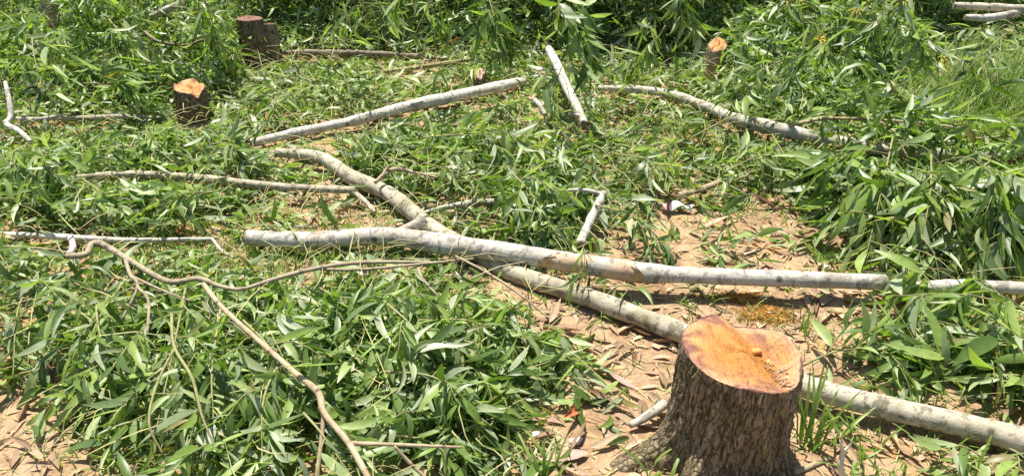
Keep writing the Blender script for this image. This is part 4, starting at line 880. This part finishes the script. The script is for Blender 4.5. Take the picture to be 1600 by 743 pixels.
wr = thing('plastic_wrapper', 'crumpled red and white wrapper on the edge of the bare patch', 'wrapper', (*P(1055, 330)[:2], 0)); zz = gz1(P(1055, 330))
def ribbon(x0, x1, w0, w1, n=9, ph=0):
    V, T = [], []
    for i in range(n):
        f = i / (n - 1); X_ = x0 + (x1 - x0) * f; w = w0 + (w1 - w0) * f
        for j in range(5):
            g = j / 4 * 2 - 1; V.append((X_ + .004 * math.sin(5 * g + ph), g * w + .008 * math.sin(60 * X_), zz + .03 + .012 * math.cos(g * 1.5 + 70 * X_) + .014 * (1 - g * g)))
    for i in range(n - 1):
        for j in range(4): a = i * 5 + j; T += [(a, a + 1, a + 6), (a, a + 6, a + 5)]
    return np.array(V), np.array(T)
for nm, a, m in (('white_body', (-.025, .07, .020, .012), 'wrap_white'), ('red_band', (-.040, -.025, .024, .020), 'wrap_red'), ('white_end', (-.062, -.040, .018, .024), 'wrap_white')):
    v, t = ribbon(*a); o = link(nm, mesh_np(nm, v, t), M[m], wr); o.rotation_euler = (0, 0, -.25)

# ------------------------------------------------------------------ grass
def blades(n, cen, sx, sy, h, lean=.5, w=.0035):
    c = np.column_stack([cen[0] + rng.normal(0, sx, n), cen[1] + rng.normal(0, sy, n)]); z0 = gz(c[:, 0], c[:, 1])
    a = rng.uniform(0, 2 * PI, n); d = np.column_stack([np.cos(a), np.sin(a)]); s = np.column_stack([-d[:, 1], d[:, 0]]); H = h * rng.uniform(.5, 1.25, n); le = lean * rng.uniform(.4, 1.6, n); V = []
    for k, f in enumerate((0, .3, .6, .85, 1)):
        cx = c + d * (H * le * f * f)[:, None]; zz_ = z0 + H * (f - .35 * np.minimum(le, 1.5) * f * f); ww = w * (1 - f) ** .6 * (.7 + .6 * f)
        V += [np.column_stack([cx - s * ww, zz_]), np.column_stack([cx + s * ww, zz_])]
    V = np.stack(V, 1); T = np.array([q_ for i in range(4) for q_ in ((2 * i, 2 * i + 1, 2 * i + 3), (2 * i, 2 * i + 3, 2 * i + 2))])
    return V.reshape(-1, 3), (T[None] + (np.arange(n) * 10)[:, None, None]).reshape(-1, 3), np.repeat(rng.random(n) * .75, 10)
def tuft(label, px, py, n, sp_, h, lean=.5, w=.0035):
    p = P(px, py); v, t, a = blades(n, p, sp_, sp_, h, lean, w); root = thing('grass_tuft', label, 'grass', (p[0], p[1], gz1(p)), 'grass tufts'); o0 = np.array(root.location)
    for k in range(n):
        s = slice(10 * k, 10 * k + 10); link('blade', mesh_np('blade', v[s] - o0, t[8 * k:8 * k + 8] - 10 * k, {'tint': a[s]}), M['grass'], root)
tuft('tall grass tuft growing against the shaded flank of the big stump', 1262, 700, 16, .02, .24, .4, .0065)
tuft('single grass clump with broad blades at the near foot of the big stump', 1020, 752, 7, .02, .14, .9, .007)
tuft('grass clump under the mottled pole beside the big stump', 1310, 690, 12, .03, .12, .9, .0055)
tuft('grass clump at the bottom edge right of the bright split stick', 1375, 740, 12, .035, .13, .9, .0055)
tuft('broad bladed grass clump at the bottom edge on the soil left of the stump', 850, 742, 16, .03, .10, 1.0, .006)
tuft('little grass tuft between the stump and the sawdust patch', 1255, 525, 10, .012, .11, .3, .0035)
tuft('little grass tuft on the bare patch below the fallen brown stick', 1165, 330, 16, .03, .07, .7, .003)
tuft('grass clump in the corner near the mottled pole end', 1500, 725, 12, .05, .13, .9, .0055)
tuft('thin grass tuft on the soil patch left of the pole bend', 430, 335, 18, .03, .07, .7, .003)
tuft('low grass clump at the peeled knot underside', 1085, 478, 14, .03, .08, .9, .0035)
tuft('small grass tuft by the near corner soil', 150, 725, 14, .03, .08, .8, .0035)
tuft('small grass tuft in the middle of the soil under the mottled pole', 1420, 600, 14, .03, .09, .8, .0035)
V, T, A, off = [], [], [], 0
for (px, py, n, sx, sy, h) in ((1560, 175, 2600, .32, .28, .24), (1670, 160, 1800, .4, .4, .25), (1520, 205, 700, .25, .15, .16), (560, 130, 700, .5, .25, .07), (500, 340, 250, .25, .1, .05), (1350, 700, 90, .25, .1, .06), (1500, 690, 90, .2, .12, .06),
                               (700, 330, 260, .25, .12, .06), (480, 400, 500, .3, .08, .07), (300, 400, 400, .3, .1, .08), (1180, 330, 220, .25, .15, .05), (1300, 520, 200, .3, .1, .06), (600, 500, 350, .2, .1, .08), (260, 690, 200, .12, .08, .07), (760, 720, 120, .1, .05, .06)):
    v, t, a = blades(n, P(px, py), sx, sy, h, .7, .003); V.append(v); T.append(t + off); A.append(a); off += len(v)
o = link('grass', mesh_np('grass', np.vstack(V), np.vstack(T), {'tint': np.concatenate(A)}), M['grass']); tag(o, 'fresh green grass sprouting between the leaves and on the far edge', 'grass', kind='stuff')
print('objects', len(bpy.data.objects), 'tris', sum(len(m.polygons) for m in bpy.data.meshes))
